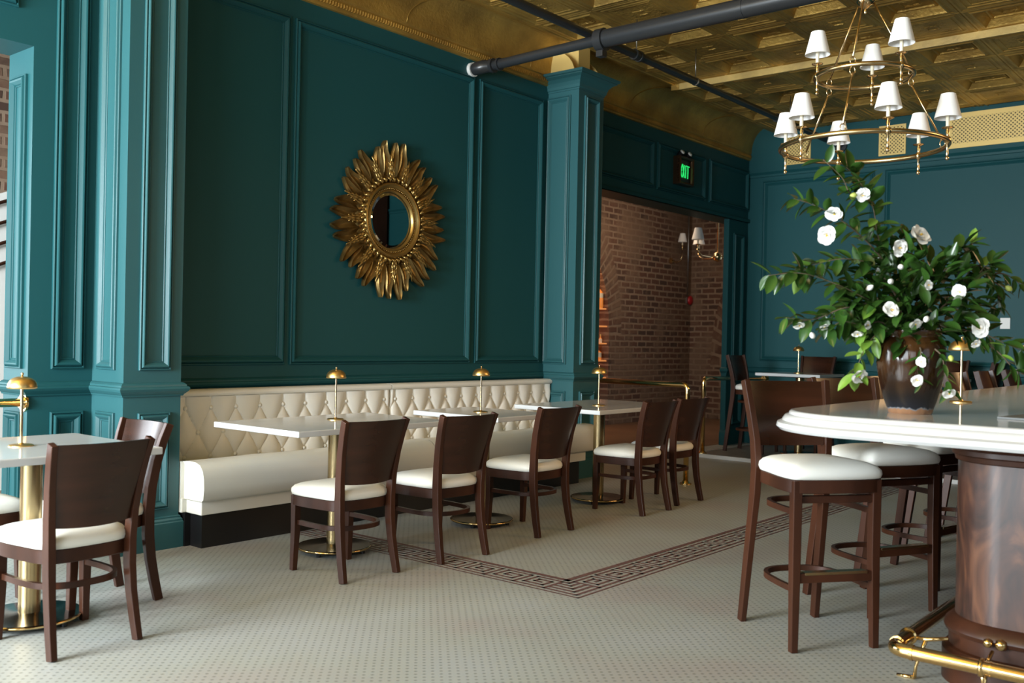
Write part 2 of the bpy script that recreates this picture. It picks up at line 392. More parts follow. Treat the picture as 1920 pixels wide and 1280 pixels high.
# pilaster between the doorway and the banquette
def panelled_pier(name, label, x0, x1, yf, yb, ztop, cap):
    t = thing(name, label, name, ((x0+x1)/2, (yf+yb)/2, 0))
    ox, oy = (x0+x1)/2, (yf+yb)/2
    def put(mb, nm, **k):
        mb.v = [(a-ox, b-oy, c) for a, b, c in mb.v]; return mb.build(nm, 'teal', t, **k)
    s = MB(); s.box(x0, yf, 0, x1, yb, ztop)
    ps = scale_prof(MOLD, .86, .9)
    s.frame(x0+.088, 1.047, x1-.072, ztop-.20 if cap else 3.50, ps, fL(yf)); s.frame(x0+.088, .235, x1-.072, .802, ps, fL(yf))
    s.frame(yf+.085, 1.047, yb-.07, ztop-.20 if cap else 3.50, ps, fX(x0)); s.frame(yf+.085, .235, yb-.07, .802, ps, fX(x0))
    if cap: s.frame(yf+.085, 1.047, yb-.07, ztop-.20, ps, lambda u, h, z: (x1+h, u, z))
    put(s, 'shaft')
    path = [(x0, yb), (x0, yf), (x1, yf), (x1, yb)]
    r = MB(); r.sweep(RAIL, path); put(r, 'chair_rail')
    b = MB(); b.sweep(BASE, path); put(b, 'baseboard')
    if cap:
        c = MB(); z = ztop-.155
        CP = [(0, z), (.008, z), (.008, z+.014), (.018, z+.020), (.022, z+.045), (.035, z+.075), (.060, z+.103), (.092, z+.120), (.092, z+.128), (.108, z+.134), (.115, z+.155), (.0, z+.156)]
        c.sweep(CP, path); c.box(x0-.11, yf-.11, z+.150, x1+.11, yb, z+.1555); put(c, 'capital')
    return t
panelled_pier('pilaster', 'tall teal panelled pilaster left of the cream banquette', 2.79, 3.15, 5.16, WY, 4.02, False)
panelled_pier('column', 'teal panelled column with flared capital at the right end of the banquette', 7.115, 7.51, 5.17, 5.60, 3.715, True)
# gold block and curved brackets over the column
gb = MB(); gb.box(7.22, 5.26, 3.715, 7.40, 5.62, 4.02)
g = thing('ceiling_bracket', 'plain gold box with curved cheeks sitting on top of the teal column capital', 'bracket', (7.31, 5.4, 3.715))
gb.v = [(a-7.31, b-5.4, c-3.715) for a, b, c in gb.v]; gb.build('post', 'gold_flat', g)
for dx in (-.20, .20):
    q = MB(); pts = [(-.18, 0), (.20, 0), (.20, .26)]+[(.20-.38*math.sin(a), .26-.26*(1-math.cos(a))) for a in [k*PI/2/8 for k in range(1, 8)]]
    q.loft([[(dx-.008, y, z) for y, z in pts], [(dx+.008, y, z) for y, z in pts]]); q.build('cheek', 'gold_flat', g)

# header over the wide opening, pier on its right
hd = MB(); hd.box(WX1, HY, OPZ, XB, 5.92, 4.1); hd.box(10.97, HY, 0, XB+.1, HY+.07, OPZ)
for x0, x1 in ((7.72, 9.15), (9.225, 10.32), (10.42, 11.46)):
    hd.frame(x0, 2.965, x1, 3.485, MOLD, fL(HY))
hd.frame(11.09, 1.05, 11.37, 2.66, MOLD, fL(HY)); hd.frame(11.09, .24, 11.37, .80, MOLD, fL(HY))
hd.sweep([(0, OPZ-.035), (.03, OPZ-.035), (.03, OPZ), (.022, OPZ+.012), (0, OPZ+.02)], [(WX1, HY), (XB, HY)])
hd.box(WX1, HY-.03, OPZ-.035, XB, 5.92, OPZ)
hd.sweep(RAIL, [(10.97, HY+.07), (10.97, HY), (XB, HY)]); hd.sweep(BASE, [(10.97, HY+.07), (10.97, HY), (XB, HY)])
struct('wall_left_header', hd, 'teal_wall')

# far wall facing the camera
wb = MB(); wb.box(XB, -4.3, 0, XB+.2, HY+.3, 4.1)
ys = [(4.01, 5.42), (1.9, 3.89), (-.2, 1.78), (-3.6, -1.9)]
for y0, y1 in ys:
    wb.frame(y0, 1.055, y1, 3.345, MOLD, fX(XB)); wb.frame(y0, .24, y1, .80, MOLD, fX(XB))
pth = [(XB, HY), (XB, -4.2)]
wb.sweep([(0, 3.395), (.012, 3.40), (.014, 3.425), (.03, 3.44), (.045, 3.455), (.045, 3.468), (0, 3.472)], pth)
wb.sweep(RAIL, pth); wb.sweep(BASE, pth)
struct('wall_back', wb, 'teal_wall')
# side and front walls (behind the camera), with window openings
wr = MB(); wr.box(-2.7, -4.3, 0, -.4, -4.1, 4.1); wr.box(2.8, -4.3, 0, 14.8, -4.1, 4.1); wr.box(-.4, -4.3, 0, 2.8, -4.1, .55); wr.box(-.4, -4.3, 3.35, 2.8, -4.1, 4.1)
struct('wall_right', wr, 'teal_wall')
wf = MB(); wf.box(-2.7, -4.3, 0, -2.5, 9.6, .5); wf.box(-2.7, -4.3, 3.35, -2.5, 9.6, 4.1)
for y0, y1 in ((-4.3, -2.9), (-.6, .4), (2.7, 3.05), (5.35, 9.6)): wf.box(-2.7, y0, .5, -2.5, y1, 3.35)
struct('wall_front', wf, 'teal_wall')
for i, yy in enumerate((-1.75, 1.55, 4.2)):
    w = MB()
    for a in (-1.15, -.4, .35, 1.10): w.box(-2.64, yy+a, .5, -2.58, yy+a+.05, 3.35)
    for z in (.5, 2.6, 3.30): w.box(-2.64, yy-1.15, z, -2.58, yy+1.15, z+.05)
    struct('window_%d' % (i+1), w, 'black')
w = MB()
for a in (-1.6, -.62, .37, 1.35): w.box(a, 8.32, .5, a+.05, 8.37, 3.0)
for z in (.5, 2.3, 2.95): w.box(-1.6, 8.32, z, 1.4, 8.37, z+.05)
struct('window_5', w, 'black')  # unseen window added for the reflections through the left doorway
w = MB()
for a in (-.4, .65, 1.70, 2.75): w.box(a, -4.24, .55, a+.05, -4.18, 3.35)
for z in (.55, 2.6, 3.30): w.box(-.4, -4.24, z, 2.8, -4.18, z+.05)
struct('window_4', w, 'black')

# ceiling of pressed tin coffers, with a step at x = 8.96
ZH, ZL = 4.015, 3.955
cl = MB(); fld = MB(); T = .6
CO = [(0, 0), (.006, -.007), (.022, -.009), (.036, -.002), (.050, -.002), (.062, -.012), (.074, -.012), (.082, 0), (.125, .048), (.132, .040), (.150, .040), (.158, .052)]
CF = [(0, 0), (.006, -.007), (.022, -.009), (.036, -.002), (.050, -.002), (.062, -.008), (.074, -.008), (.082, 0), (.10, .002), (.105, -.003), (.12, -.003), (.125, .002)]
ROS = [(.22, .052), (.235, .040), (.25, .052)]
for i in range(-10, 5):
    for j in range(0, 16):
        x1 = 8.96+T*(i+1); x0 = x1-T; y1 = 5.26-T*j; y0 = y1-T
        if x0 > XB-.05 or x0 < 2.9: continue
        z0 = ZH if x1 <= 8.961 else ZL
        loops = []; deep = (i+j) % 2 == 0
        for ins, h in (CO if deep else CF):
            loops.append([(x0+ins, y0+ins, z0+h), (x1-ins, y0+ins, z0+h), (x1-ins, y1-ins, z0+h), (x0+ins, y1-ins, z0+h)])
        cl.loft(loops, True, False)
        loops = [loops[-1]]
        for ins, h in (ROS if deep else [(.24, .003), (.25, -.003), (.26, -.003), (.265, .003)]): loops.append([(x0+ins, y0+ins, z0+h), (x1-ins, y0+ins, z0+h), (x1-ins, y1-ins, z0+h), (x0+ins, y1-ins, z0+h)])
        fld.loft(loops, True, False); l = loops[-1]; fld.add(l, [(0, 1, 2, 3)])
nt_ = len(cl.v)
cl.box(-2.7, -4.3, 4.09, 14.8, 5.9, 4.16); cl.box(-2.7, -4.3, ZH, 2.96, 5.26, 4.09)
sp_ = MB(); sp_.box(8.945, -4.2, ZL-.012, 8.975, 5.20, ZH+.01); struct('trim_ceiling_step', sp_, tin('lit_tin_fascia', 30, .003, .4, (.62, .44, .15), .25), bevel=.004)  # lighter copy of the ceiling tin, window light put into its colour
struct('ceiling', cl, 'tin'); struct('ceiling_ornament', fld, 'tin_field')
# coved cornice
cvp = [(.000, ZC-.005), (.018, ZC), (.020, ZC+.018), (.030, ZC+.022), (.030, ZC+.062), (.020, ZC+.066), (.020, ZC+.078), (.028, ZC+.086), (.030, ZC+.10)]
def cove(yw, x0, x1, ztop):
    c = MB(); pr = list(cvp); a0 = ZC+.10; n = 12
    for k in range(1, n+1):
        a = PI/2*k/n; pr.append((.030+(yw-5.36-.030)*(1-math.cos(a)), a0+(ztop+.02-a0)*math.sin(a)))
    pr += [(yw-5.335, ztop+.022), (yw-5.33, ztop+.006), (yw-5.30, ztop+.0), (yw-5.285, ztop-.014), (yw-5.265, ztop-.014), (yw-5.255, ztop)]
    c.sweep(pr, [(x0, yw), (x1, yw)]); return c
c1 = cove(WY, -2.6, 7.36, ZH); c2 = cove(HY, 7.36, XB, ZH-.002)
c1.v += [] ; c1.add(c2.v, c2.f)
c1.box(8.96, 5.2, ZL-.004, XB, 5.30, ZH)
struct('trim_cove', c1, 'tin')
bd = MB()
for (yw, x0, x1) in ((WY, 2.6, 7.1), (HY, 7.62, XB)):
    k = int((x1-x0)/.026)
    for i in range(k):
        x = x0+i*.026; y = yw-.030; z = ZC+.024
        bd.add([(x, y, z), (x+.017, y, z), (x+.024, y, z+.036), (x+.007, y, z+.036), (x+.0105, y-.009, z+.004), (x+.0155, y-.009, z+.032)],
               [(0, 1, 4), (1, 2, 5, 4), (2, 3, 5), (3, 0, 4, 5)])
struct('trim_rope_bead', bd, 'tin_plain')
ar = MB()
for xa in (3.7, 5.25, 6.8, 8.6, 10.2):
    yw = WY if xa < 7.3 else HY
    pts = []
    for k in range(10):
        a = PI/2*k/9
        pts.append((xa+.50*(1-math.cos(a)), yw-.028-(yw-5.36-.03)*(1-math.cos(a*.93)), ZC+.10+(ZH+.01-ZC-.10)*math.sin(a*.93)))
    ar.tube(pts, .006, 6)
struct('trim_cove_relief', ar, 'tin_plain', smooth=True)

# brick room beyond the openings
bw = MB()
X0, X1, YB = -2.6, 14.65, 8.2
acx, acz, aa, ab = 11.04, 1.4, 1.14, 1.5
bw.box(X0, YB, 0, -1.6, YB+.35, 3.9); bw.box(1.4, YB, 0, acx-aa, YB+.35, 3.9); bw.box(-1.6, YB, 0, 1.4, YB+.35, .5); bw.box(-1.6, YB, 3.0, 1.4, YB+.35, 3.9); bw.box(acx+aa, YB, 0, X1+.2, YB+.35, 3.9)
n = 20
top = []; arc = []
for k in range(n+1):
    a = PI*k/n; arc.append((acx+aa*math.cos(a), acz+ab*math.sin(a)))
for k in range(n):
    (xa, za), (xb, zb) = arc[k], arc[k+1]
    bw.add([(xa, YB, za), (xb, YB, zb), (xb, YB, 3.9), (xa, YB, 3.9), (xa, YB+.35, za), (xb, YB+.35, zb)], [(0, 1, 2, 3), (0, 4, 5, 1)])
struct('wall_brick', bw, 'brick')
bx = MB(); bx.box(X1, 4.6, 0, X1+.3, YB, 3.9); struct('wall_brick_side', bx, 'brick_x')
bc = MB(); bc.box(-2.6, 5.8, 3.75, 14.9, 9.7, 3.9); bc.box(11.6, 4.5, 3.75, 14.9, 5.8, 3.9); struct('ceiling_brick_room', bc, 'plaster')

# ------------------------------------------------------------------ wall things
# sunburst mirror
def sun_mirror():
    t = thing('sunburst_mirror', 'round gilt sunburst mirror of carved leaves hanging on the teal wall', 'mirror', (5.12, WY, 2.165))
    def W3(r, a, h): return (r*math.cos(a), -h, r*math.sin(a))
    rnd = random.Random(4)
    bk = MB(); seg = 72
    prof = [(.225, .0), (.225, .045), (.40, .018), (.40, 0)]
    bk.loft([[W3(r, 2*PI*j/seg, h) for j in range(seg)] for r, h in prof], True, False); bk.build('backplate', 'gilt', t, smooth=True)
    nl = 16
    for i in range(nl):
        a0 = 2*PI*(i+.5)/nl+.06
        lf = MB()
        for sgn, ln in ((-1, .595), (1, .585)):
            ln += rnd.uniform(-.030, .026)
            # each leaf curls sideways toward its tip
            rows = 12; L_ = []
            for k in range(rows+1):
                s_ = k/rows
                r = .31+(ln-.31)*s_
                wid = .047*max(0, math.sin(PI*min(1, .26+.735*s_)))**.62+.002
                ca = a0+sgn*(.062+.040*s_+.030*math.sin(s_*PI*1.55))+.035*s_**3*(1 if i % 2 else -1)
                hgt = .028+.030*math.sin(s_*PI*.85)+.022*max(0, s_-.75)*4
                row = []
                for q in range(7):
                    f_ = (q-3)/3
                    hh = hgt-.016*(1-abs(f_))**1 + .014*abs(f_)**2 if abs(f_) < .99 else hgt-.02
                    # rounded concave leaf
                    cx_, cz_ = r*math.cos(ca), r*math.sin(ca)
                    row.append((cx_-math.sin(ca)*wid*f_, -hh, cz_+math.cos(ca)*wid*f_))
                L_.append(row)
            lf.loft(L_, False, False)
            # underside
            L2 = [[(p[0], p[1]+.016, p[2]) for p in row] for row in L_]
            lf.loft(L2, False, False)
            for rw in (0, -1):
                n_ = len(L_[0]); lf.add(L_[rw]+L2[rw], [(q, q+1, n_+q+1, n_+q) for q in range(n_-1)])
            for sd in (0, -1):
                e1 = [row[sd] for row in L_]; e2 = [row[sd] for row in L2]; m_ = len(e1)
                lf.add(e1+e2, [(q, q+1, m_+q+1, m_+q) for q in range(m_-1)])
        lf.build('leaf', 'gilt', t, smooth=True, angle=50)
        # husk of small scrolls between the leaves
        hk = MB(); ah = 2*PI*i/nl+.06
        for (dr, da, rad) in ((.33, -.045, .014), (.33, .045, .014), (.36, -.055, .013), (.36, .055, .013), (.395, -.040, .012), (.395, .040, .012), (.43, -.02, .011), (.43, .022, .011), (.465, 0, .010), (.40, 0, .016), (.35, 0, .017)):
            c = W3(dr, ah+da, .050); u = Vector((math.cos(ah), 0, math.sin(ah)))
            o_ = Vector((-math.sin(ah), 0, math.cos(ah)))*(1 if da > 0 else -1 if da < 0 else 0); hk.tube([Vector(c)-u*.034-o_*.010, Vector(c)-u*.014+Vector((0, -.006, 0))+o_*.002, Vector(c)+u*.010+Vector((0, -.010, 0))+o_*.001, Vector(c)+u*.034-o_*.004, Vector(c)+u*.046+o_*.010], [rad*.4, rad*.75, rad*.72, rad*.5, rad*.25], 7)
        hk.build('scroll_husk', 'gilt_light', t, smooth=True)
    # twisted leaf wreath
    wr_ = MB(); nw = 44
    for i in range(nw):
        a = 2*PI*i/nw; p0 = Vector(W3(.292, a-.03, .045)); p1 = Vector(W3(.335, a+.07, .050)); mid = (p0+p1)/2+Vector((0, -.028, 0))
        wr_.tube([p0, mid, p1], [.009, .015, .007], 7)
    wr_.build('wreath', 'gilt_light', t, smooth=True)
    rg = MB(); prof = [(.215, .030), (.222, .052), (.230, .056), (.236, .046), (.252, .046), (.262, .064), (.275, .072), (.288, .064), (.296, .040), (.300, .02)]
    rg.loft([[W3(r, 2*PI*j/96, h) for j in range(96)] for r, h in prof], True, False); rg.build('ring_frame', 'gilt_light', t, smooth=True)
    bds = MB()
    for i in range(84):
        a = 2*PI*i/84; c = W3(.244, a, .050)
        bds.lathe([(.001, -.007), (.006, -.003), (.006, .003), (.001, .007)], 6, c)
    bds.build('beading', 'gilt_light', t, smooth=True)
    gl = MB(); gl.loft([[W3(r, 2*PI*j/72, h) for j in range(72)] for r, h in ((.226, .024), (.192, .033))], True, False)
    gl.add([W3(.192, 2*PI*j/72, .033) for j in range(72)], [tuple(range(72))])
    gl.build('glass', 'mirror', t)
sun_mirror()

# exit sign with two emergency lamps
def exit_sign():
    t = thing('exit_sign', 'green lit EXIT sign in an ornate dark frame with two round emergency lamps above', 'sign', (9.74, HY, 3.23))
    b = MB(); b.box(-.13, -.06, -.13, .13, 0, .13); b.build('housing', 'black', t)
    f = MB(); f.frame(-.16, -.16, .16, .16, [(0, .0), (0, .085), (.012, .095), (.028, .085), (.032, .062)], lambda u, h, z: (u, -h, z))
    for k in range(9):
        a = PI*k/8
        for sx in (-1, 1):
            f.tube([(sx*.16, -.07, -.12+.03*k-.012), (sx*(.175+.02*math.sin(a)), -.075, -.12+.03*k), (sx*.16, -.07, -.12+.03*k+.012)], .005, 6)
    f.build('frame', mat('dark_bronze', (.11, .06, .03), .3, metal=.8), t)
    L_ = MB(); y = -.068; r = .0055
    for pts in ([(-.070, .072), (-.082, .05), (-.094, .022), (-.104, 0), (-.100, -.03), (-.088, -.062), (-.074, -.078)], [(-.104, 0), (-.082, .002)],
                [(-.066, .070), (-.052, .02), (-.038, -.04), (-.028, -.078)], [(-.028, .066), (-.04, .01), (-.056, -.05), (-.070, -.078)],
                [(.002, .064), (.004, 0), (.0, -.078)], [(.022, .062), (.085, .058)], [(.054, .060), (.056, 0), (.052, -.080)]):
        L_.tube([(a, y, z) for a, z in pts], r, 8)
    L_.build('letters', 'green_neon', t, smooth=True)
    for sx in (-.085, .085):
        h = MB(); h.tube([(sx, -.02, .165), (sx, -.07, .205)], [.03, .036], 16); h.tube([(sx, -.03, .12), (sx, -.03, .18)], .008, 8); hh = h.build('lamp_head', 'black', t, smooth=True, angle=40)
        q = MB(); q.tube([(sx, -.069, .204), (sx-.002, -.082, .214)], [.032, .024], 16); q.build('lens', 'lens', hh, smooth=True)
exit_sign()

# vents
def vent(label, y0, y1, z0, z1, fr):
    t = thing('air_vent', label, 'vent', (XB, (y0+y1)/2, (z0+z1)/2), group='gold air vents on the far wall')
    hy, hz = (y1-y0)/2, (z1-z0)/2
    g = MB(); g.box(-.010, -hy+fr, -hz+fr, -.004, hy-fr, hz-fr); g.build('grille', 'vent', t)
    f = MB(); f.frame(-hy, -hz, hy, hz, [(0, 0), (0, .014), (fr, .014), (fr, .004)], lambda u, h, z: (-h, u, z)); f.build('frame', 'gold_flat', t)
vent('long perforated gold vent at the upper right, cut by the picture edge', .9, 3.21, 3.51, 3.90, .052)
vent('small square perforated gold vent right of the middle, seen behind the chandelier', 3.66, 3.968, 3.51, 3.86, .014)
vent('small perforated gold vent nearest the corner by the cove', 4.80, 5.11, 3.52, 3.885, .014)

# fire alarms, switch
def alarm(label, loc, rz, bell):
    t = thing('fire_alarm', label, 'fire alarm', loc, rz)
    if bell:
        b = MB(); b.loft([[(r*math.cos(2*PI*j/24), -h, r*math.sin(2*PI*j/24)) for j in range(24)] for r, h in ((.05, 0), (.075, .01), (.08, .03), (.055, .05), (.012, .056))]); b.build('bell', 'red', t, smooth=True)
        p = MB(); p.box(-.11, -.02, -.05, -.05, 0, .05); p.build('back_box', 'steel', t)
    else:
        b = MB(); b.box(-.055, -.05, -.07, .055, 0, .07); b.build('body', 'red', t, bevel=.006)
        p = MB(); p.box(-.022, -.062, -.022, .022, -.05, .022); p.build('strobe', 'white', t, bevel=.004)
alarm('round red fire alarm on the brick wall at the foot of a thin conduit', (14.60, YB, 1.99), 0, True)
alarm('square red fire alarm on the far teal wall behind the leaves', (XB, 5.225, 2.03), PI/2*3, False)
cdt = MB(); cdt.tube([(14.50, YB-.02, 3.74), (14.50, YB-.02, 2.08)], .012, 8); tag(cdt.build('conduit', 'steel', smooth=True), 'thin steel conduit running down the brick wall', 'conduit')
sw = MB(); sw.box(-.006, -.05, -.06, 0, .05, .06); so = sw.build('wall_switch', 'white', bevel=.003); so.location = (XB, 2.57, 1.55)
tag(so, 'small pale wall plate behind the right-hand leaves on the far wall', 'switch')

# ------------------------------------------------------------------ pipes
def ring(mb, c, ax, r, w):
    c = Vector(c); ax = Vector(ax); mb.tube([c-ax*w/2, c+ax*w/2], r, 20)
pp = thing('sprinkler_main_pipe', 'thick black sprinkler main crossing the ceiling from an elbow at the mirror wall', 'pipe', (6.1, 5.5, 3.56))
a = MB(); a.tube([(.0, -.12, 0), (0, -1.30, .02)], .040, 20)
a.tube([(0, -1.28, .02), (0, -6.5, .02)], .068, 28); a.build('tube', 'iron', pp, smooth=True, angle=40)
e = MB(); e.tube([(-.06, -.01, -.02), (-.058, -.06, -.015), (-.035, -.10, -.005), (0, -.15, 0)], [.05, .056, .056, .05], 20)
ring(e, (0, -.17, 0), (0, 1, 0), .060, .03); ring(e, (0, -.24, 0), (0, 1, 0), .054, .02); e.build('elbow', 'iron', pp, smooth=True, angle=40)
cpl = MB(); ring(cpl, (0, -1.27, .015), (0, 1, 0), .086, .07); cpl.box(-.03, -1.30, -.115, .03, -1.24, -.07); cpl.build('coupling', 'iron', pp, smooth=True, angle=40)
es = MB(); es.tube([(-.06, .02, -.02), (-.06, -.012, -.02)], .060, 20); es.build('escutcheon', 'white', pp, smooth=True, angle=40)
for yy in (-2.45, -4.9):
    h = MB(); ring(h, (0, yy, .02), (0, 1, 0), .072, .018); h.box(-.02, yy-.010, .08, .02, yy+.010, .12); hh = h.build('hanger', 'iron', pp, smooth=True, angle=40); h = MB(); h.tube([(0, yy, .11), (0, yy, .50)], .006, 8); h.build('hanger_rod', 'steel', hh, smooth=True)
p2 = thing('sprinkler_branch_pipe', 'thinner black sprinkler branch pipe running along the ceiling to the far wall', 'pipe', (6.1, 4.42, 3.68))
a = MB(); a.tube([(-4.5, 0, 0), (XB-6.1, 0, 0)], .034, 20); a.build('tube', 'iron', p2, smooth=True, angle=40)
for x in (.75, 3.55):
    c = MB(); c.tube([(x, 0, 0), (x+.03, 0, 0), (x+.031, 0, 0), (x+.07, 0, 0), (x+.071, 0, 0), (x+.10, 0, 0)], [.046, .046, .040, .040, .046, .046], 20); c.build('coupling', 'iron', p2, smooth=True, angle=40)
c = MB(); ring(c, (XB-6.1-.02, 0, 0), (1, 0, 0), .075, .03); c.build('wall_flange', 'iron', p2, smooth=True, angle=40)
for x, z in ((.79, .30), (1.80, .30), (3.9, .3)):
    h = MB(); h.tube([(x, 0, .03), (x, 0, z)], .006, 8); ring(h, (x, 0, 0), (1, 0, 0), .039, .02); h.build('hanger', 'steel', p2, smooth=True)

# ------------------------------------------------------------------ banquette
def banquette():
    t = thing('banquette', 'long cream leather banquette with button-tufted back along the mirror wall', 'banquette', (5.1, 5.2, 0))
    O = Vector((5.1, 5.2, 0))
    def put(mb, nm, mt, par=t, **k):
        mb.v = [(a-O.x, b-O.y, c) for a, b, c in mb.v]; return mb.build(nm, mt, par, **k)
    b = MB(); b.box(3.214, 5.011, 0, 7.01, 5.13, .20); b.box(3.175, 5.13, 0, 7.01, 5.49, .20); put(b, 'plinth', 'black')
    b = MB(); b.box(3.185, 4.975, .20, 7.06, 5.135, .285); b.box(3.155, 5.135, .20, 7.06, 5.50, .285); put(b, 'seat_base', 'bench_seat', bevel=.006)
    # cushions: rounded front edge
    for x0, x1 in ((3.165, 5.088), (5.094, 7.19)):
        c = MB(); prof = [(5.15, .283), (4.945, .285), (4.925, .30), (4.918, .36), (4.922, .42), (4.935, .465), (4.965, .498), (5.01, .512), (5.08, .514), (5.15, .506)]
        xs = [(x0+.012, .93), (x0+.004, .975), (x0, 1), ]+[(x0+(x1-x0)*k/12, 1) for k in range(1, 12)]+[(x1, 1), (x1-.004 if x1 < 7 else x1+.03, .975 if x1 < 7 else .95), (x1-.012 if x1 < 7 else x1+.05, .93 if x1 < 7 else .82)]
        loops = []
        for x, k in xs:
            loops.append([(x, 5.15+(y-5.15)*(k if x < x1+.001 else k), .283+(z-.283)*k+.004*math.sin(x*9)*(1 if z > .5 else 0)) for y, z in prof])
        c.loft(loops)
        # rear part of the seat, under the back
        xa = max(x0, 3.156); xb = min(x1, 7.11)
        xa = xa if x0 > 4 else 3.156; c.loft([[(x, 5.148, .283), (x, 5.45, .283), (x, 5.45, .455), (x, 5.30, .485), (x, 5.148, .5055)] for x in (xa, xb)])
        if x1 > 7: c.add([(7.11, 5.148, .283), (7.19, 5.148, .283), (7.11, 5.165, .283), (7.11, 5.148, .505), (7.19, 5.148, .505), (7.11, 5.165, .505)], [(0, 1, 2), (3, 4, 5), (1, 2, 5, 4)])
        put(c, 'seat_cushion', 'bench_seat', smooth=True, angle=55)
    PX, PZ, Z0, YF, ZT = .187, .156, .792, 5.405, .905
    for x0, x1 in ((3.156, 5.086), (5.094, 7.108)):
        c = MB(); nx = int((x1-x0)/.0058); zz = [.40+.0058*k for k in range(int((.866-.40)/.0058)+1)]
        ph = 3.721 if x0 < 4 else 5.145
        rows = []
        for z in zz:
            row = []
            for i in range(nx+1):
                x = x0+(x1-x0)*i/nx; u = (x-ph)/PX; w = (z-Z0)/(2*PZ)
                k = max(0, z-Z0, Z0-2*PZ-z); k = min(1, k/.05)
                if k > 0: h = abs(math.sin(PI*u))**(.72-.30*k)*(1-.12*k)
                else: h = (abs(math.sin(PI*(u+w)))*abs(math.sin(PI*(u-w))))**.36
                edge = min(1, (x-x0)/.03, (x1-x)/.03); edge = math.sqrt(max(0, 1-(1-edge)**2))
                y = YF+.034-.031*h+.03*(1-edge)
                # buttons
                for rz_, of in ((Z0, 0), (Z0-PZ, .5), (Z0-2*PZ, 0)):
                    du = ((u-of+.5) % 1-.5)*PX; d2 = du*du+(z-rz_)**2
                    if d2 < .0006: y += .010*math.exp(-d2/.00014)
                row.append((x, y, z))
            rows.append(row)
        c.loft(rows, False, False)
        # top roll and back faces
        xs = [x0+.001, x1-.001]
        tr = [(YF+.028, .862), (YF+.004, .868), (YF-.004, .884), (YF+.002, .900), (YF+.02, .909), (5.474, .911), (5.474, .40), (YF+.03, .40)]
        c.loft([[(x, y, z) for y, z in tr] for x in xs])
        o = put(c, 'backrest', 'tuft', smooth=True, angle=50)
        bt = MB()
        for rz_, of in ((Z0, 0), (Z0-PZ, .5), (Z0-2*PZ, 0)):
            k0 = math.ceil((x0+.015-ph)/PX-of); k1 = math.floor((x1-.015-ph)/PX-of)
            for k in range(k0, k1+1):
                x = ph+(k+of)*PX; q = []
                bt.loft([[(x+r*math.cos(2*PI*j/10), YF+.036-h, rz_+r*math.sin(2*PI*j/10)) for j in range(10)] for r, h in ((.014, 0), (.014, .012), (.010, .018), (.001, .020))])
        bt.v = [(a-O.x, b-O.y, c_) for a, b, c_ in bt.v]; bt.build('buttons', 'tuft', o, smooth=True)
banquette()

# ------------------------------------------------------------------ chairs and stools
def seat_outline(wf, wr_, d, n=5, rc=.06):
    # plan of the seat: front at +y (towards the table), sides bowed, rear narrower; returns closed loop
    pts = []
    pts += [(-wf/2+rc*.4, d/2-.004), (0, d/2+.012), (wf/2-rc*.4, d/2-.004), (wf/2, d/2-rc*.55)]
    pts += [(wf/2+.004, d*.18), (wf/2-.012, -d*.12), (wr_/2+.012, -d*.36), (wr_/2-.035, -d/2+.004)]
    pts += [(0, -d/2-.006)]
    pts += [(-wr_/2+.035, -d/2+.004), (-wr_/2-.012, -d*.36), (-wf/2+.012, -d*.12), (-wf/2-.004, d*.18), (-wf/2, d/2-rc*.55)]
    # smooth with Chaikin
    for _ in range(2):
        q = []
        for i in range(len(pts)):
            a, b = pts[i], pts[(i+1) % len(pts)]
            q += [(a[0]*.75+b[0]*.25, a[1]*.75+b[1]*.25), (a[0]*.25+b[0]*.75, a[1]*.25+b[1]*.75)]
        pts = q
    return pts
def sc(pts, k, dy=0): return [(x*k, y*k+dy) for x, y in pts]
def hoop(mb, z, a, b, cy=0, th=.024, wd=.018):
    # bent rail: from the front legs back along the sides and round inside the rear legs
    P_ = [(-a, .165), (-a-.002, .10), (-a-.003, .04)]
    P_ += [(-a*math.cos(t)**.78, -b*math.sin(t)**.78) for t in [PI/2*k/9 for k in range(1, 9)]]
    P_ += [(0, -b)]
    P_ = P_+[(-x, y) for x, y in P_[-2::-1]]
    mb.bar([(x, y+cy, z) for x, y in P_], th, wd, (0, 0, 1))
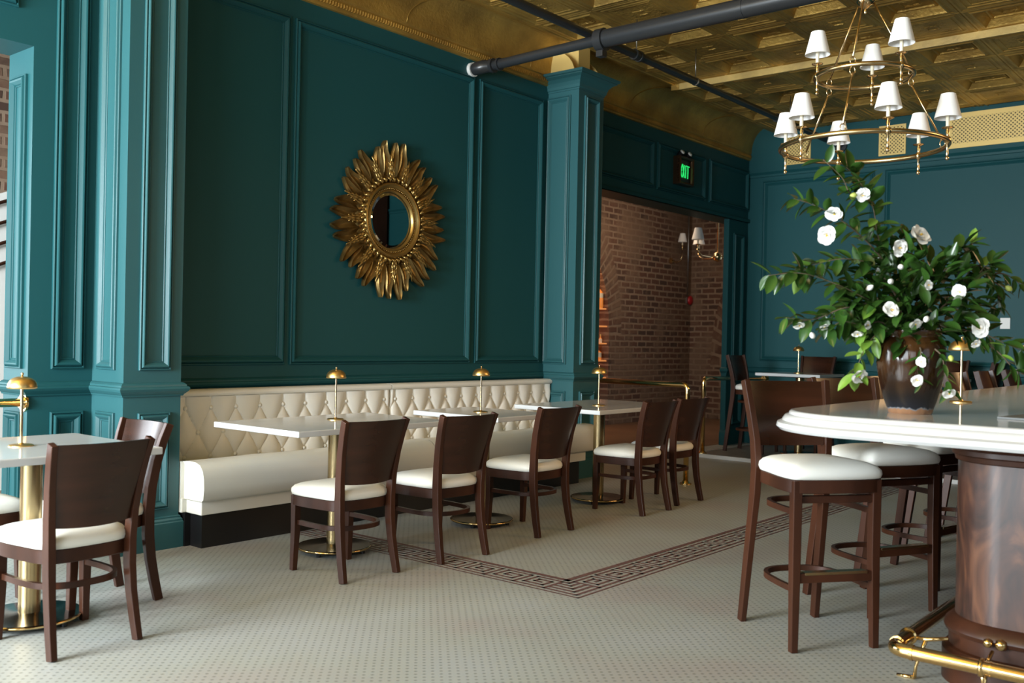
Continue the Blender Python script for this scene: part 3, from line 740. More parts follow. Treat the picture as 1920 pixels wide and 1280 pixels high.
def seating(name, label, cat, stool):
    t = thing(name, label, cat)
    if not stool: SF, SD, WF, WR, ZT, PB = .41, .40, .42, .35, .835, .50   # frame top z, depth, widths, top, panel bottom
    else: SF, SD, WF, WR, ZT, PB = .712, .40, .425, .36, 1.105, .815
    out = seat_outline(WF, WR, SD)
    f = MB(); f.loft([[(x, y, SF-.055) for x, y in sc(out, .97)], [(x, y, SF-.053) for x, y in sc(out, .985)], [(x, y, SF-.002) for x, y in sc(out, .985)], [(x, y, SF) for x, y in sc(out, .97)]])
    f.build('seat_frame', 'wood', t, smooth=True, angle=40)
    c = MB(); z = SF
    prof = [(.95, 0), (1.0, .004), (1.025, .020), (1.015, .036), (.95, .052), (.82, .064), (.62, .072), (.35, .077), (.1, .079)]
    c.loft([[(x, y, z+h) for x, y in sc(out, k)] for k, h in prof]); c.build('seat', 'seat', t, smooth=True)
    # legs
    for s in (-1, 1):
        l = MB()
        fx, fy = s*(WF/2-.028), SD/2-.032
        l.bar([(fx+s*.004, fy+.008, 0), (fx, fy, SF*.55), (fx, fy, SF-.003)], .040, .040, (1, 0, 0), [.76, .95, 1.0]); l.build('leg', 'wood', t, bevel=.003)
        l = MB(); ry = -SD/2
        if not stool: P_ = [(s*.180, ry-.048, 0), (s*.176, ry-.026, .10), (s*.172, ry-.008, .20), (s*.170, ry+.004, .31), (s*.171, ry+.006, .42), (s*.177, ry-.002, .54), (s*.187, ry-.022, .66), (s*.197, ry-.048, .76), (s*.206, ry-.074, ZT)]
        else: P_ = [(s*.186, ry-.085, 0), (s*.182, ry-.060, .20), (s*.178, ry-.030, .42), (s*.174, ry-.006, .60), (s*.174, ry+.004, .72), (s*.180, ry-.004, .84), (s*.190, ry-.028, .96), (s*.202, ry-.066, ZT)]
        l.bar(P_, .030, .046, (1, 0, 0), [.88, .95, 1, 1.08, 1.08, 1, .95, .9, .85][:len(P_)]); l.build('leg', 'wood', t, bevel=.003)
    # curved back panel between the posts
    def pw(z):
        k = (z-PB)/(ZT-PB); return (.160+.034*k, ry+.004-.082*k**1.25-.012)
    rows = []; nz, nx = 8, 14
    for i in range(nz+1):
        z = PB+(ZT-.004-PB)*i/nz; hw, yy = pw(z); row = []
        for j in range(nx+1):
            u = -1+2*j/nx; row.append((hw*u, yy-.035*(1-u*u)+.014, z-.006*(1-u*u)*(1 if i == 0 else 0)))
        rows.append(row)
    b = MB(); b.loft(rows, False, False); r2 = [[(x, y-.014, z) for x, y, z in row] for row in rows]; b.loft(r2, False, False)
    for k in (0, -1):
        n_ = nx+1; b.add(rows[k]+r2[k], [(q, q+1, n_+q+1, n_+q) for q in range(nx)])
        e1 = [r[k] for r in rows]; e2 = [r[k] for r in r2]; m_ = nz+1; b.add(e1+e2, [(q, q+1, m_+q+1, m_+q) for q in range(nz)])
    b.build('backrest', 'panel_wood', t, smooth=True, angle=40)
    h = MB()
    if not stool:
        hoop(h, .262, .176, .186, 0); h.build('stretcher', 'wood', t, smooth=True, angle=40)
    else:
        hoop(h, .575, .176, .186, 0); h.build('stretcher', 'wood', t, smooth=True, angle=40)
        h = MB(); hoop(h, .255, .178, .205, 0); h.build('stretcher', 'wood', t, smooth=True, angle=40)
        h = MB(); h.box(-.175, SD/2-.045, .615, .175, SD/2-.020, .645); h.build('stretcher', 'wood', t, bevel=.002)
        h = MB(); h.box(-.175, SD/2-.050, .285, .175, SD/2-.016, .325); fr = h.build('foot_rail', 'wood', t, bevel=.002)
        k = MB(); k.box(-.145, SD/2-.053, .318, .145, SD/2-.013, .329); k.build('kick_plate', 'brass', fr, bevel=.001)
    for (gx, gy) in ((-1, 1), (1, 1), (-1, -1), (1, -1)):
        pass
    return t
# local +y is the direction the sitter faces
CH = 'dark wooden dining chair with cream seat'
GC = 'dining chairs at the square tables'
def face(dx, dy): return math.atan2(dy, dx)-PI/2
c0 = seating('dining_chair', CH+' in the left foreground, back to camera', 'chair', False); c0['group'] = GC
c0.location = (1.895, 3.945, 0); c0.rotation_euler = (0, 0, face(.05, 1)+.10)
dup(c0, (2.215, 4.375, 0), face(-1, .0), CH+' by the pilaster, back glossy with window light')
dup(c0, (1.85, 4.86, 0), face(0, -1), CH+' at left edge behind the brass post')
dup(c0, (3.445, 4.03, 0), face(.04, 1), CH+' left in front of nearest banquette table')
dup(c0, (4.11, 3.97, 0), face(.06, 1), CH+' right in front of nearest banquette table')
dup(c0, (5.05, 4.04, 0), face(0, 1), CH+' before the small middle banquette table')
dup(c0, (6.205, 3.97, 0), face(.02, 1), CH+' at farthest banquette table, left of two')
dup(c0, (6.79, 4.02, 0), face(.03, 1), CH+' at farthest banquette table, beside brass post')
s0 = seating('bar_stool', 'dark wooden cream-seated bar stool nearest the camera, legs fully in view', 'bar stool', True); GS = 'bar stools along the marble bar'
s0['group'] = GS; s0.location = (4.075, 1.655, 0); s0.rotation_euler = (0, 0, face(-.6, -.8))
dup(s0, (4.795, 1.625, 0), face(-.47, -.88), 'dark wooden bar stool with cream seat, second from the bar end, left of the vase')
dup(s0, (5.53, 1.62, 0), face(-.22, -.97), 'bar stool third from the bar end, cream seat showing under the marble edge')
dup(s0, (6.28, 1.62, 0), face(-.1, -1), 'bar stool whose back is hidden behind the vase, legs seen under the bar')
dup(s0, (7.02, 1.62, 0), face(-.05, -1), 'bar stool whose curved back top shows just right of the vase')
dup(s0, (7.80, 1.62, 0), face(0, -1), 'bar stool back just right of the bar lamp pole')
dup(s0, (8.60, 1.62, 0), face(0, -1), 'bar stool back second to the right of the bar lamp pole')
dup(s0, (9.40, 1.62, 0), face(0, -1), 'bar stool back farthest along the bar at the right picture edge')
GH = 'bar stools around the high tables by the far wall'
dup(s0, (10.31, 4.90, .034), face(0, -1), 'dark bar stool with cream seat left of the far high table, by the opening pier', GH)
dup(s0, (10.76, 4.47, .034), face(-1, .05), 'dark bar stool behind the far high table, back against the teal wall', GH)
dup(s0, (10.78, 3.02, .034), face(-1, 0), 'dark bar stool behind the second high table, seen just right of the vase', GH)
dup(s0, (10.15, 2.55, .034), face(.1, 1), 'dark bar stool in front of the second high table, behind the right-hand leaves', GH)

# ------------------------------------------------------------------ tables
def table(label, cx, cy, sx, sy, h, z0, group, th=.032, disc=.215, rot=0):
    t = thing('pedestal_table', label, 'table', (cx, cy, z0), rot, group)
    b = MB(); b.box(-sx/2, -sy/2, h-th, sx/2, sy/2, h); b.build('tabletop', 'quartz', t, bevel=.005)
    b = MB(); b.box(-sx/2+.16, -sy/2+.16, h-th-.012, sx/2-.16, sy/2-.16, h-th); b.build('mounting_plate', 'black', t)
    b = MB(); b.cyl((0, 0, .045), .045, h-th-.055, 32); b.build('column', 'brass', t, smooth=True, angle=40)
    b = MB(); b.lathe([(disc-.004, .022), (disc, .026), (disc, .034), (disc-.004, .038), (.06, .044), (.048, .048)], 48); o = b.build('base', 'bronze', t, smooth=True, angle=30)
    f = MB()
    for k in range(4): f.cyl(((disc-.03)*math.cos(k*PI/2+.4), (disc-.03)*math.sin(k*PI/2+.4), 0), .014, .024, 12)
    f.build('feet', 'black', o)
    e = MB(); e.lathe([(disc-.001, .0255), (disc+.002, .027), (disc+.002, .0335), (disc-.001, .035)], 48, cap=False); e.build('rim', 'brass_pol', o, smooth=True)
    return t
GT = 'square white tables on brass pedestals'
table('square white-topped brass pedestal table at the left picture edge', 1.895, 4.265, .77, .80, .766, 0, GT)
table('long white-topped brass pedestal table nearest along the banquette', 3.72, 4.42, 1.15, .77, .766, 0, GT)
table('small white-topped brass pedestal table in the middle of the banquette', 4.985, 4.375, .60, .77, .766, 0, GT)
table('long white-topped brass pedestal table at the far end of the banquette', 6.335, 4.34, 1.16, .80, .766, 0, GT)
table('white high table on the platform by the opening pier', 10.31, 4.38, .70, .74, .92, .034, 'high tables by the far wall', disc=.20)
table('white high table seen just right of the vase', 10.31, 3.06, .70, .74, .92, .034, 'high tables by the far wall', disc=.20)

def lamp(label, loc):
    t = thing('table_lamp', label, 'lamp', loc, 0, 'slim brass mushroom lamps')
    b = MB(); b.lathe([(.050, 0), (.050, .004), (.046, .007), (.012, .009), (.008, .014)], 32); b.build('base', 'brass_lamp', t, smooth=True, angle=40)
    b = MB(); b.cyl((0, 0, .008), .0062, .262, 14); b.build('stem', 'rose_brass', t, smooth=True, angle=40)
    b = MB(); b.lathe([(.055, .248), (.059, .249), (.0595, .255), (.057, .268), (.050, .282), (.038, .292), (.022, .298), (.010, .2995), (.001, .2995)], 32, cap=False)
    b.lathe([(.055, .248), (.047, .268), (.001, .280)], 32, cap=False); b.build('shade', 'brass_lamp', t, smooth=True)
    b = MB(); b.lathe([(.004, .298), (.004, .306), (.006, .309), (.005, .315), (.001, .317)], 12); b.build('finial', 'rose_brass', t, smooth=True)
    return t
l0 = lamp('small brass mushroom lamp on the table at the left picture edge', (1.852, 4.275, .766))
GL = 'slim brass mushroom lamps'
dup(l0, (3.775, 4.495, .766), 0, 'small brass mushroom lamp on the nearest banquette table')
dup(l0, (4.945, 4.37, .766), 0, 'small brass mushroom lamp on the small middle banquette table')
dup(l0, (6.22, 4.27, .766), 0, 'small brass mushroom lamp on the farthest banquette table')
dup(l0, (4.95, 1.295, 1.01), 0, 'small brass mushroom lamp on the marble bar beside the vase')
dup(l0, (10.31, 4.40, .954), 0, 'small brass mushroom lamp on the high table by the far wall')

# ------------------------------------------------------------------ brass rails
def flange(mb, c, ax): c = Vector(c); ax = Vector(ax); mb.tube([c, c+ax*.012], .052, 24); mb.tube([c+ax*.010, c+ax*.03], [.042, .030], 24)
def arcp(p0, c, p1, n=8):
    p0, c, p1 = Vector(p0), Vector(c), Vector(p1)
    return [p0*(1-t)**2+c*2*t*(1-t)+p1*t*t for t in [k/n for k in range(n+1)]]
g = thing('brass_guard_rail', 'polished brass guard rail at the wide opening behind the farthest banquette table', 'railing', (7.66, 4.30, 0))
b = MB(); b.tube([(0, 0, .0), (0, 0, .83)]+arcp((0, 0, .84), (0, 0, .89), (0, .05, .89))[1:]+[(0, 1.20, .89)], .024, 16); b.build('rail', 'brass_pol', g, smooth=True)
b = MB(); flange(b, (0, 0, 0), (0, 0, 1)); flange(b, (0, 1.22, .89), (0, -1, 0)); b.build('flange', 'brass_pol', g, smooth=True, angle=40)
g = thing('brass_guard_rail', 'polished brass guard rail on the platform running to the far wall', 'railing', (9.66, 5.22, .034))
b = MB(); b.tube([(0, 0, .0), (0, 0, .79)]+arcp((0, 0, .79), (0, 0, .84), (.05, .0, .84))[1:]+[(XB-9.66-.01, .12, .80)], .024, 16); b.build('rail', 'brass_pol', g, smooth=True)
b = MB(); flange(b, (0, 0, 0), (0, 0, 1)); flange(b, (XB-9.66, .12, .80), (-1, 0, 0)); b.build('flange', 'brass_pol', g, smooth=True, angle=40)
g = thing('brass_guard_rail', 'brass guard rail fixed to the doorway jamb at the left picture edge', 'railing', (WX0, 5.55, .86))
b = MB(); b.tube([(0, 0, 0), (-1.6, 0, 0)], .024, 16); b.build('rail', 'brass_pol', g, smooth=True)
b = MB(); flange(b, (0, 0, 0), (-1, 0, 0)); b.build('flange', 'brass_pol', g, smooth=True, angle=40)

# ------------------------------------------------------------------ the bar
def rounded(x0, y0, x1, y1, r, n=14):
    # rectangle with only the (x0, y1) corner rounded, counter-clockwise
    pts = [(x1, y0), (x1, y1)]
    for k in range(n+1):
        a = PI/2+PI/2*k/n; pts.append((x0+r+r*math.cos(a), y1-r+r*math.sin(a)))
    pts.append((x0, y0)); return pts
def insetp(x0, y0, x1, y1, r, d): return rounded(x0+d, y0, x1, y1-d, max(.02, r-d))
bar = thing('bar_counter', 'dark burl-wood bar with rounded corner at the right of the picture', 'bar', (3.86, 1.06, 0))
BO = (3.86, 1.06)
def bput(mb, nm, mt, par=bar, **k):
    mb.v = [(a-BO[0], b-BO[1], c) for a, b, c in mb.v]; return mb.build(nm, mt, par, **k)
BX0, BY0, BX1, BY1, BR = 3.86, -1.2, 9.6, 1.06, .20
def ringl(d, z): return [(x, y, z) for x, y in insetp(BX0, BY0, BX1, BY1, BR, -d)]
b = MB(); b.loft([ringl(0, .20), ringl(0, .90)]); bput(b, 'body', 'burl', smooth=True, angle=40)
b = MB(); b.loft([ringl(d, z) for d, z in ((.045, 0), (.045, .115), (.034, .13), (.022, .135), (.022, .185), (.034, .19), (.040, .205), (.034, .222), (.016, .238), (.010, .245), (0, .25))]); bput(b, 'base_moulding', 'wood', smooth=True, angle=30)
b = MB(); b.loft([ringl(d, z) for d, z in ((0, .84), (.010, .845), (.014, .862), (.024, .868), (.024, .885), (.05, .905), (.065, .935))]); bput(b, 'cornice_moulding', 'wood', smooth=True, angle=30)
bt = MB()
def rt(d, z): return [(x, y, z) for x, y in insetp(3.44, BY0, 9.9, 1.70, .42, d)]
bt.loft([rt(.06, .932), (rt(.012, .934)), rt(0, .946), rt(.004, .962), rt(.022, .970), rt(.024, .976), rt(.034, .990), rt(.048, .995), rt(.050, 1.003), rt(.056, 1.0085), rt(.064, 1.01)], True, False)
bt.add(rt(.064, 1.01), [tuple(range(len(rt(0, 0))))]); bt.add(rt(.06, .932), [tuple(range(len(rt(0, 0))))])
bput(bt, 'bar_top', 'marble', smooth=True, angle=35)
fr = thing('brass_foot_rail', 'polished brass foot rail bent round the corner of the bar', 'foot rail', (3.64, 1.175, .16))
b = MB(); b.tube([(5.6, 0, 0), (.06, 0, 0)]+arcp((.06, 0, 0), (0, 0, 0), (0, -.06, 0))[1:]+[(0, -2.2, 0)], .0255, 18); b.build('rail', 'brass_pol', fr, smooth=True)
c = MB(); ring(c, (.075, 0, 0), (1, 0, 0), .029, .012); ring(c, (0, -.075, 0), (0, 1, 0), .029, .012); ring(c, (0, -.34, 0), (0, 1, 0), .0275, .006); c.build('collar', 'brass_pol', fr, smooth=True, angle=40)
for (x, y, dx, dy) in ((.20, 0, 0, -1), (0, -.31, 1, 0), (1.6, 0, 0, -1), (3.0, 0, 0, -1)):
    k = MB(); u = Vector((dx, dy, 0)); p = Vector((x, y, 0)); ring(k, p, (abs(dy), abs(dx), 0), .033, .014)
    k.tube([p+u*.03+Vector((0, 0, .0)), p+u*.065, p+u*.145+Vector((0, 0, .02))], [.008, .009, .007], 8)
    k.tube([p+u*.065, p+u*.045+Vector((0, 0, -.06)), p+u*.03+Vector((0, 0, -.11)), p+u*.025+Vector((0, 0, -.155))], [.008, .007, .006, .008], 8)
    k.tube([p+u*.025+Vector((0, 0, -.155)), p-u*.04+Vector((0, 0, -.157))], [.009, .006], 8)
    k.tube([p+u*.01+Vector((0, 0, -.03)), p+u*.03+Vector((0, 0, -.09))], .006, 8)
    k.build('bracket', 'brass_pol', fr, smooth=True)
for (kx, ky_, kr) in ((3.820, .845, .021), (3.816, .888, .017)):
    hk = MB(); hk.lathe([(.002, -kr), (kr*.8, -kr*.7), (kr, 0), (kr*.8, kr*.7), (.002, kr)], 14, (kx, ky_, .200)); hk.tube([(kx, ky_, .2), (kx+.03, ky_, .2)], .006, 8)
    bput(hk, 'brass_knob', 'brass_pol', smooth=True)
mt_ = MB(); mt_.box(0, -.28, 0, .32, .0, .008); o = mt_.build('bar_grey_slab', 'slab_grey', bevel=.002); o.location = (3.93, .90, 1.01); o.rotation_euler = (0, 0, -.15)  # thin grey slab lying on the bar top
tag(o, 'flat grey slab on the marble bar at the right picture edge', 'slab')

# tall cabinet added on the far wall for the brown reflection in the mirror
cb = thing('bar_cabinet', 'tall dark wooden cabinet added on the far wall for its reflection in the sunburst mirror', 'cabinet', (11.19, -2.6, 0))
b = MB(); b.box(-.22, -1.25, 0, .22, 1.25, 3.9); b.build('carcass', 'wood', cb)
for k in range(4):
    b = MB(); y0 = -1.2+k*.61; b.frame(y0, .3, y0+.56, 3.7, scale_prof(MOLD, 1.2, 1.3), lambda u, h, z: (-.22-h, u, z)); b.build('door', 'wood', cb)
b = MB(); b.box(-.26, -1.28, 3.78, .22, 1.28, 3.9); b.build('crown', 'wood', cb, bevel=.01)

# ------------------------------------------------------------------ chandelier
def shade_and_candle(par, p, s=1.0, finial=True):
    x, y, z = p
    a = MB(); a.lathe(([(.005*s, -.105*s), (.009*s, -.100*s), (.010*s, -.092*s), (.005*s, -.084*s), (.008*s, -.078*s), (.0055*s, -.06*s), (.0065*s, -.02*s), (.016*s, -.012*s), (.018*s, 0), (.016*s, .012*s), (.007*s, .02*s), (.010*s, .045*s), (.006*s, .052*s), (.028*s, .060*s), (.030*s, .064*s), (.012*s, .066*s)])[0 if finial else 8:], 16, (x, y, z))
    h = a.build('arm', 'rose_brass', par, smooth=True, angle=50)
    a = MB(); a.cyl((x, y, z+.064*s), .0095*s, .085*s, 14); a.build('candle_sleeve', 'candle', h, smooth=True, angle=40)
    a = MB(); a.lathe([(.066*s, .112*s), (.036*s, .235*s)], 28, (x, y, z), cap=False); a.lathe([(.064*s, .112*s), (.034*s, .235*s)], 28, (x, y, z), cap=False)
    a.lathe([(.066*s, .112*s), (.064*s, .112*s)], 28, (x, y, z), cap=False); a.lathe([(.036*s, .235*s), (.034*s, .235*s)], 28, (x, y, z), cap=False)
    a.build('lamp_shade', 'shade', h, smooth=True, angle=50)
CC = Vector((5.197, 1.884, 2.34))
ch = thing('ring_chandelier', 'two-tier brass ring chandelier with nine white shades above the bar', 'chandelier', CC)
RH = Vector((rr.x, rr.y, 0)).normalized(); FH = Vector((ff.x, ff.y, 0)).normalized()
CF = Vector((CC.x, CC.y, 0)).normalized(); CR = Vector((CF.y, -CF.x, 0))
def cp(ang, r, z): a = R(ang); return tuple(CR*math.cos(a)*r+CF*math.sin(a)*r+Vector((0, 0, z)))
RL, RU, ZU, ZA = .425, .25, .385, .79
b = MB(); b.tube([cp(k*5, RL, 0) for k in range(72)], .0135, 14, closed=True); b.build('lower_ring', 'brass', ch, smooth=True)
b = MB(); b.tube([cp(k*5, RU, ZU) for k in range(72)], .0125, 14, closed=True); b.build('upper_ring', 'brass', ch, smooth=True)
for a_ in (345, 286, 225, 164, 108, 46): shade_and_candle(ch, cp(a_, RL, 0))
for a_ in (316, 198, 80): shade_and_candle(ch, cp(a_, RU, ZU))
for a_ in (-103, 137, 17):
    k = MB(); k.tube([cp(a_, .04, ZA), cp(a_, RU-.004, ZU+.04)], .0055, 8); k.tube([cp(a_, RU, ZU-.04), cp(a_, RL-.006, .045)], .0055, 8)
    for q, (r_, z_) in enumerate(((RU, ZU+.024), (RU, ZU-.030), (RL-.002, .026))):
        c_ = Vector(cp(a_, r_, z_)); k.tube([c_+Vector((0, 0, .020*math.sin(R(i*30))))+RH*.014*math.cos(R(i*30)) for i in range(12)], .003, 6, closed=True)
    k.build('rod', 'rose_brass', ch, smooth=True)
b = MB(); b.lathe([(.004, ZA-.07), (.010, ZA-.06), (.006, ZA-.045), (.03, ZA-.03), (.048, ZA-.005), (.048, ZA+.01), (.02, ZA+.03), (.012, ZA+.06)], 24); b.build('hub', 'rose_brass', ch, smooth=True, angle=50)
b = MB(); b.cyl((0, 0, ZA+.05), .008, 4.0-CC.z-ZA-.05, 12); b.build('down_rod', 'rose_brass', ch, smooth=True); b = MB(); b.lathe([(.012, 1.60), (.065, 1.635), (.07, 1.665)], 24); b.build('ceiling_canopy', 'rose_brass', ch, smooth=True)

# chandelier in the brick room: ball with curved arms
c2 = thing('brass_chandelier', 'brass ball chandelier with white shades hanging in the brick room', 'chandelier', (11.77, 6.19, 2.435))
b = MB(); b.lathe([(.002, -.07), (.05, -.05), (.07, 0), (.05, .05), (.002, .07)], 24); b.build('ball', 'rose_brass', c2, smooth=True)
b = MB(); b.cyl((0, 0, .05), .010, 1.27, 10); b.build('down_rod', 'rose_brass', c2, smooth=True)
D2 = Vector((11.77, 6.19, 0)).normalized(); D2R = Vector((D2.y, -D2.x, 0))
for k in (128, 232, 52, -52):
    d = D2R*math.cos(R(k))+D2*math.sin(R(k)); p = d*.42
    t_ = MB(); t_.tube([d*.05, d*.16+Vector((0, 0, -.012)), d*.33+Vector((0, 0, -.005)), d*.405+Vector((0, 0, .03)), d*.42+Vector((0, 0, .08))], .008, 8); t_.build('curved_arm', 'rose_brass', c2, smooth=True)
    shade_and_candle(c2, (p.x, p.y, .06), 1.25, False)
# wall sconce on the brick wall
ws = thing('wall_sconce', 'brass sconce with a white shade on the brick wall, left of the ball chandelier', 'sconce', (13.95, YB, 2.62))
b = MB(); b.tube([(0, 0, 0), (0, -.02, 0)], .05, 20); b.build('backplate', 'rose_brass', ws, smooth=True, angle=40)
b = MB(); b.tube([(0, -.02, 0), (0, -.12, -.03), (0, -.20, .0), (0, -.22, .12)], .010, 8); b.build('curved_arm', 'rose_brass', ws, smooth=True)
shade_and_candle(ws, (0, -.22, .17), 1.15, False)

# backlit shelves with bottles beyond the arch
sh = thing('bottle_shelf', 'dark back-bar shelving with glowing edges set in the brick arch', 'shelf', (11.04, 8.36, 0))
b = MB(); b.box(-1.13, .20, 0, 1.13, .24, 2.85); b.build('back_panel', 'wood', sh)
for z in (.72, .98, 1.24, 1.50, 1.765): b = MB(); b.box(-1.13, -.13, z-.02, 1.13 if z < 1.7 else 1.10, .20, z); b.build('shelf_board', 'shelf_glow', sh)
def bottle(label, loc, r, h):
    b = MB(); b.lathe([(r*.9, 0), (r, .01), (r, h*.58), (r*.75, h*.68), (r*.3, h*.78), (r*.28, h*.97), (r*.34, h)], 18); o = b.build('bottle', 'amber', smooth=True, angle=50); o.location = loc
    c = MB(); c.cyl((0, 0, h), r*.36, .03, 12); c.build('cap', 'gold_flat', o)
    c = MB(); c.lathe([(r*1.01, h*.60-.07), (r*1.01, h*.60)], 18, cap=False); c.build('label_band', 'candle', o); tag(o, label, 'bottle', 'bottles on the backlit shelves')
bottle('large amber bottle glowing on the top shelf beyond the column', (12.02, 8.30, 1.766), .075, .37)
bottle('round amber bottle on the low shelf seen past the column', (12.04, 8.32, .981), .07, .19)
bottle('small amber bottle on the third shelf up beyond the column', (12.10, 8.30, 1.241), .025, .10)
area('shelf_light', (11.6, 8.30, 2.35), (11.9, 8.45, 1.2), .8, .08, 4, (1, .5, .2))

# staircase side in the brick room, sliver at the left edge
stc = thing('staircase', 'white staircase side with dark handrails glimpsed through the left doorway', 'staircase', (3.2, 7.9, 0))
b = MB(); pts = [(-1.7, 0), (1.0, 0), (1.0, 2.72), (-1.7, 1.62)]
b.loft([[(x, 0, z) for x, z in pts], [(x, .08, z) for x, z in pts]]); b.build('side_panel', 'plaster', stc)
for k in range(4):
    r_ = MB(); r_.tube([(-1.7, -.05, 1.07+.16*k), (1.0, -.05, 2.17+.16*k)], .014, 8); r_.build('handrail', 'wood', stc, smooth=True)

# ------------------------------------------------------------------ vase with camellias
VC = Vector((3.93, 1.215, 1.01))
vs_ = MB(); vs_.lathe([(.078, 0), (.082, .004), (.086, .02), (.100, .06), (.116, .12), (.126, .18), (.129, .225), (.126, .262), (.114, .288), (.104, .298), (.104, .306), (.112, .312), (.112, .325), (.104, .328), (.098, .318), (.096, .29), (.110, .25), (.09, .05), (.01, .02)], 48, cap=False)
vs_.add([(.078*math.cos(2*PI*j/48), .078*math.sin(2*PI*j/48), .0) for j in range(48)], [tuple(range(48))])
vo = vs_.build('vase', 'vase', smooth=True, angle=60); vo.location = VC
tag(vo, 'brown drip-glazed ceramic vase on the marble bar holding camellias', 'vase')
bq = thing('camellia_arrangement', 'large arrangement of white camellias and glossy green branches in the brown vase', 'flowers', VC+Vector((0, 0, .30)))
rnd = random.Random(11)
UN = .00210
def lp(a, b, c): # picture-like units of 2.1 mm right, up from the rim, and metres deeper
    return RH*(a*UN)+Vector((0, 0, b*UN+.0))+FH*c
def leaf(mb, base, d, up, ln, wd, curl=.25):
    d = d.normalized(); s = d.cross(up)
    if s.length < .05: s = d.cross(Vector((1, 0, 0)))
    s.normalize(); n = s.cross(d).normalized(); rows = []
    for k in range(7):
        t = k/6; w = wd*math.sin(PI*min(1, t*.93+.05))**.75 if 0 < k < 6 else .0012
        c = base+d*ln*t-n*curl*ln*t*t*.6
        rows.append([c-s*w/2+n*w*.16, c-s*w/4+n*w*.03, c, c+s*w/4+n*w*.03, c+s*w/2+n*w*.16])
    mb.loft([[tuple(p) for p in r] for r in rows], False, False)
def spline(pts, n):
    out = []; P_ = [pts[0]]+pts+[pts[-1]]
    for i in range(1, len(P_)-2):
        for k in range(n):
            t = k/n; a, b, c, d = P_[i-1], P_[i], P_[i+1], P_[i+2]
            out.append(.5*((2*b)+(c-a)*t+(2*a-5*b+4*c-d)*t*t+(3*b-a-3*c+d)*t**3))
    out.append(pts[-1]); return out
fol = MB(); yng = MB()
BR = [  # (points, leaf mesh, leaf length, density)
    ([(0, -20, 0), (-30, 90, .02), (-65, 180, .0), (-85, 240, -.04), (-112, 285, -.05), (-140, 312, -.06)], .085, 1),
    ([(-95, 250, -.04), (-130, 262, -.06), (-150, 290, -.08), (-185, 322, -.08)], .078, 1),
    ([(-45, 130, .0), (-95, 178, -.03), (-150, 215, -.06), (-195, 240, -.05), (-232, 252, -.04)], .076, 1),
    ([(-20, 60, 0), (-80, 125, -.06), (-140, 140, -.10), (-200, 128, -.10), (-228, 110, -.1)], .080, 1.1),
    ([(-10, 0, 0), (-60, 45, -.06), (-105, 68, -.10), (-165, 92, -.14), (-230, 110, -.15), (-290, 105, -.15)], .082, 1),
    ([(-90, 62, -.08), (-150, 48, -.10), (-200, 28, -.10), (-250, 30, -.10)], .080, 1.2),
    ([(-20, -5, -.03), (-70, 25, -.08), (-110, 20, -.10), (-150, 25, -.12), (-175, 10, -.12)], .080, 1.2),
    ([(-20, -10, -.05), (-70, 10, -.1), (-105, -15, -.13), (-122, -50, -.14), (-128, -75, -.14)], .075, .7),
    ([(0, 0, 0), (-5, 90, .05), (-15, 160, .06), (-10, 195, .05)], .085, 1.2),
    ([(0, 0, 0), (35, 80, .03), (60, 130, .02), (85, 165, 0), (112, 178, 0)], .080, 1.2),
    ([(5, 0, 0), (55, 60, -.02), (95, 90, -.04), (120, 130, -.05), (140, 142, -.05)], .075, 1.1),
    ([(60, 60, .0), (100, 110, .02), (120, 138, .02), (140, 130, .03), (165, 100, .04), (175, 60, .04)], .070, 1.3),
    ([(130, 140, .02), (158, 110, .03), (180, 90, .04), (160, 60, .04)], .066, 1.2),
    ([(10, 0, 0), (70, 15, -.04), (115, 10, -.06), (160, -10, -.08), (200, -25, -.08), (235, -30, -.08)], .084, 1.1),
    ([(110, 5, -.06), (150, -30, -.08), (180, -60, -.08), (215, -70, -.08)], .070, .9),
    ([(5, -5, -.05), (25, -30, -.14), (32, -65, -.15), (40, -95, -.16)], .055, 1),
    ([(-5, -5, -.05), (-10, -25, -.14), (-18, -55, -.15), (-10, -85, -.15)], .05, .8),
    ([(150, 120, .05), (180, 125, .06), (205, 115, .06), (220, 100, .06)], .052, .9),
]
stems = MB()
for bi, (pts, ll, den) in enumerate(BR):
    P_ = spline([lp(*p) for p in pts], 8); n_ = len(P_)
    stems.tube(P_, [max(.0013, .0042*(1-k/n_)) for k in range(n_)], 6)
    L_ = sum((P_[k+1]-P_[k]).length for k in range(n_-1)); cnt = int(L_/.0145*den)
    for k in range(cnt):
        t = (k+.6)/cnt; i = min(n_-2, int(t*(n_-1))); p = P_[i]+(P_[i+1]-P_[i])*(t*(n_-1)-i)
        if p.z < -.01 and abs(p.x)+abs(p.y) < .12 and t < .2: continue
        tg = (P_[i+1]-P_[i]).normalized(); az = k*2.4+rnd.uniform(-.4, .4)
        s1 = tg.cross(Vector((0, 0, 1)))
        if s1.length < .1: s1 = Vector((1, 0, 0))
        s1.normalize(); s2 = tg.cross(s1)
        d = tg*rnd.uniform(.35, .8)+(s1*math.cos(az)+s2*math.sin(az))*rnd.uniform(.7, 1)+Vector((0, 0, rnd.uniform(-.45, .1)))
        up = Vector((rnd.uniform(-.5, .5)-.25, rnd.uniform(-.5, .5)-.2, 1))
        l = ll*rnd.uniform(.80, 1.22); mb = fol
        if bi == 7 and t > .35: mb = yng
        elif rnd.random() < .05: mb = yng
        leaf(mb, p, d, up, l, l*(rnd.uniform(.42, .52) if bi not in (11, 12, 14, 15, 16) else .32), rnd.uniform(.05, .4))
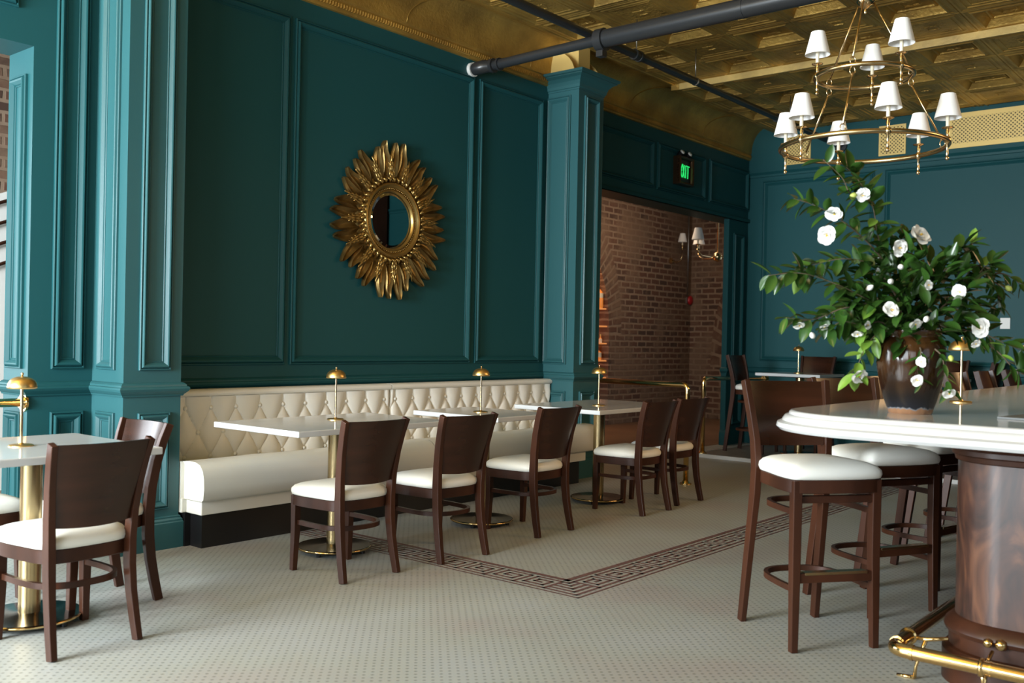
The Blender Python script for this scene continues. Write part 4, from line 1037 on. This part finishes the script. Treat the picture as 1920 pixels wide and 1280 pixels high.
# dense heart of the arrangement
for k in range(620):
    a = rnd.uniform(-135, 125); b = rnd.uniform(-15, 165); c = rnd.uniform(-.17, .15)
    if ((a+5)/132)**2+((b-68)/100)**2+(c/.18)**2 > 1: continue
    p = lp(a, b, c); d = (p-lp(0, 20, 0)); d.normalize(); d += Vector((rnd.uniform(-.8, .8), rnd.uniform(-.8, .8), rnd.uniform(-.9, .6)))
    l = .088*rnd.uniform(.75, 1.15); leaf(fol, p, d, Vector((rnd.uniform(-.6, .6)-.25, rnd.uniform(-.6, .6), 1)), l, l*.47, rnd.uniform(.05, .4))
fo = fol.build('leaves', 'leaf', bq, smooth=True); yo = yng.build('young_leaves', 'leaf_young', bq, smooth=True); yo['label'] = 'pale yellow-green young leaves'
stems.build('stems', 'stem', bq, smooth=True)
def flower(pos, r, facing, open_=1.0):
    mb = MB(); f_ = Vector(facing).normalized(); s = f_.cross(Vector((0, 0, 1)))
    if s.length < .1: s = Vector((1, 0, 0))
    s.normalize(); u = s.cross(f_)
    for ringn, (np_, rad, tilt) in enumerate(((6, 1.0, .25), (5, .78, .55), (3, .5, 1.0))):
        for k in range(np_):
            a = 2*PI*k/np_+ringn*.5+rnd.uniform(-.15, .15); d = s*math.cos(a)+u*math.sin(a); side = f_.cross(d)
            rad2 = rad*r*rnd.uniform(.78, 1.2); rows = []
            for i in range(6):
                t = i/5; w = rad2*.62*math.sin(PI*(.12+.80*t))**.7
                tl = tilt*(1.35-open_*.5)
                c = pos+d*rad2*t*math.cos(tl*t)+f_*(rad2*t*math.sin(tl)*.9-rad2*.25*max(0, t-.7))
                rows.append([c+side*w*q+f_*w*.28*q*q for q in (-1, -.5, 0, .5, 1)])
            mb.loft([[tuple(p) for p in rw] for rw in rows], False, False)
    o = mb.build('flower', 'petal', bq, smooth=True)
    st_ = MB()
    for k in range(6):
        a = 2.4*k; q = s*math.cos(a)*r*.035*math.sqrt(k)*1.2+u*math.sin(a)*r*.035*math.sqrt(k)*1.2
        st_.tube([pos+f_*.002+q*.5, pos+f_*r*.36+q], [.0010, .0016], 5)
    st_.build('stamens', 'stamen', o)
TOC = -FH
for (a, b, c, r, fd) in ((-113, 257, -.09, .030, (.3, 0, 0)), (-165, 223, -.10, .036, (-.2, 0, -.5)), (-181, 183, -.12, .042, (-.2, 0, -.9)), (-6, 185, -.08, .050, (.1, 0, .35)), (-50, 161, -.12, .040, (0, 0, .2)),
                         (-6, 93, -.17, .022, (.6, 0, 0)), (61, 83, -.13, .030, (-.5, 0, 0)), (-70, 46, -.17, .034, (-.2, 0, .2)), (-30, 24, -.18, .028, (0, 0, -.9)), (99, 19, -.12, .038, (.1, 0, .1)), (88, -9, -.14, .022, (-.3, 0, -.4)),
                         (-228, 18, -.12, .024, (0, 0, -1.3)), (-184, 16, -.13, .024, (0, 0, -1.3)), (-127, 4, -.15, .022, (0, 0, -1.2)), (-126, -72, -.16, .036, (.1, 0, -.9)), (-14, -45, -.17, .022, (-.6, 0, 0)), (-24, -78, -.18, .026, (-.2, 0, -.4)), (33, -99, -.18, .027, (0, 0, -.8)),
                         (-110, 20, -.15, .020, (.4, 0, 0)), (-85, 118, -.10, .018, (.5, 0, .1))):
    f_ = TOC+RH*(fd[0]+rnd.uniform(-.5, .5))+Vector((0, 0, fd[2]+rnd.uniform(-.5, .5))); flower(lp(a, b, c), r*.92, f_)
for (a, b, c) in ((-52, 125, -.15), (-69, 99, -.15), (-106, 86, -.14), (-12, 31, -.19), (38, -38, -.17), (-130, 257, -.09), (205, -78, -.1), (175, 95, -.02), (-205, -2, -.13)):
    mb = MB(); p = lp(a, b, c); d = Vector((rnd.uniform(-1, 1), rnd.uniform(-1, .2), rnd.uniform(-.3, .8))).normalized()
    mb.tube([p-d*.014, p-d*.006, p+d*.004, p+d*.014, p+d*.02], [.003, .009, .011, .007, .001], 10); o = mb.build('bud', 'bud' if a in (38, -130, 205, 175) else 'petal', bq, smooth=True)
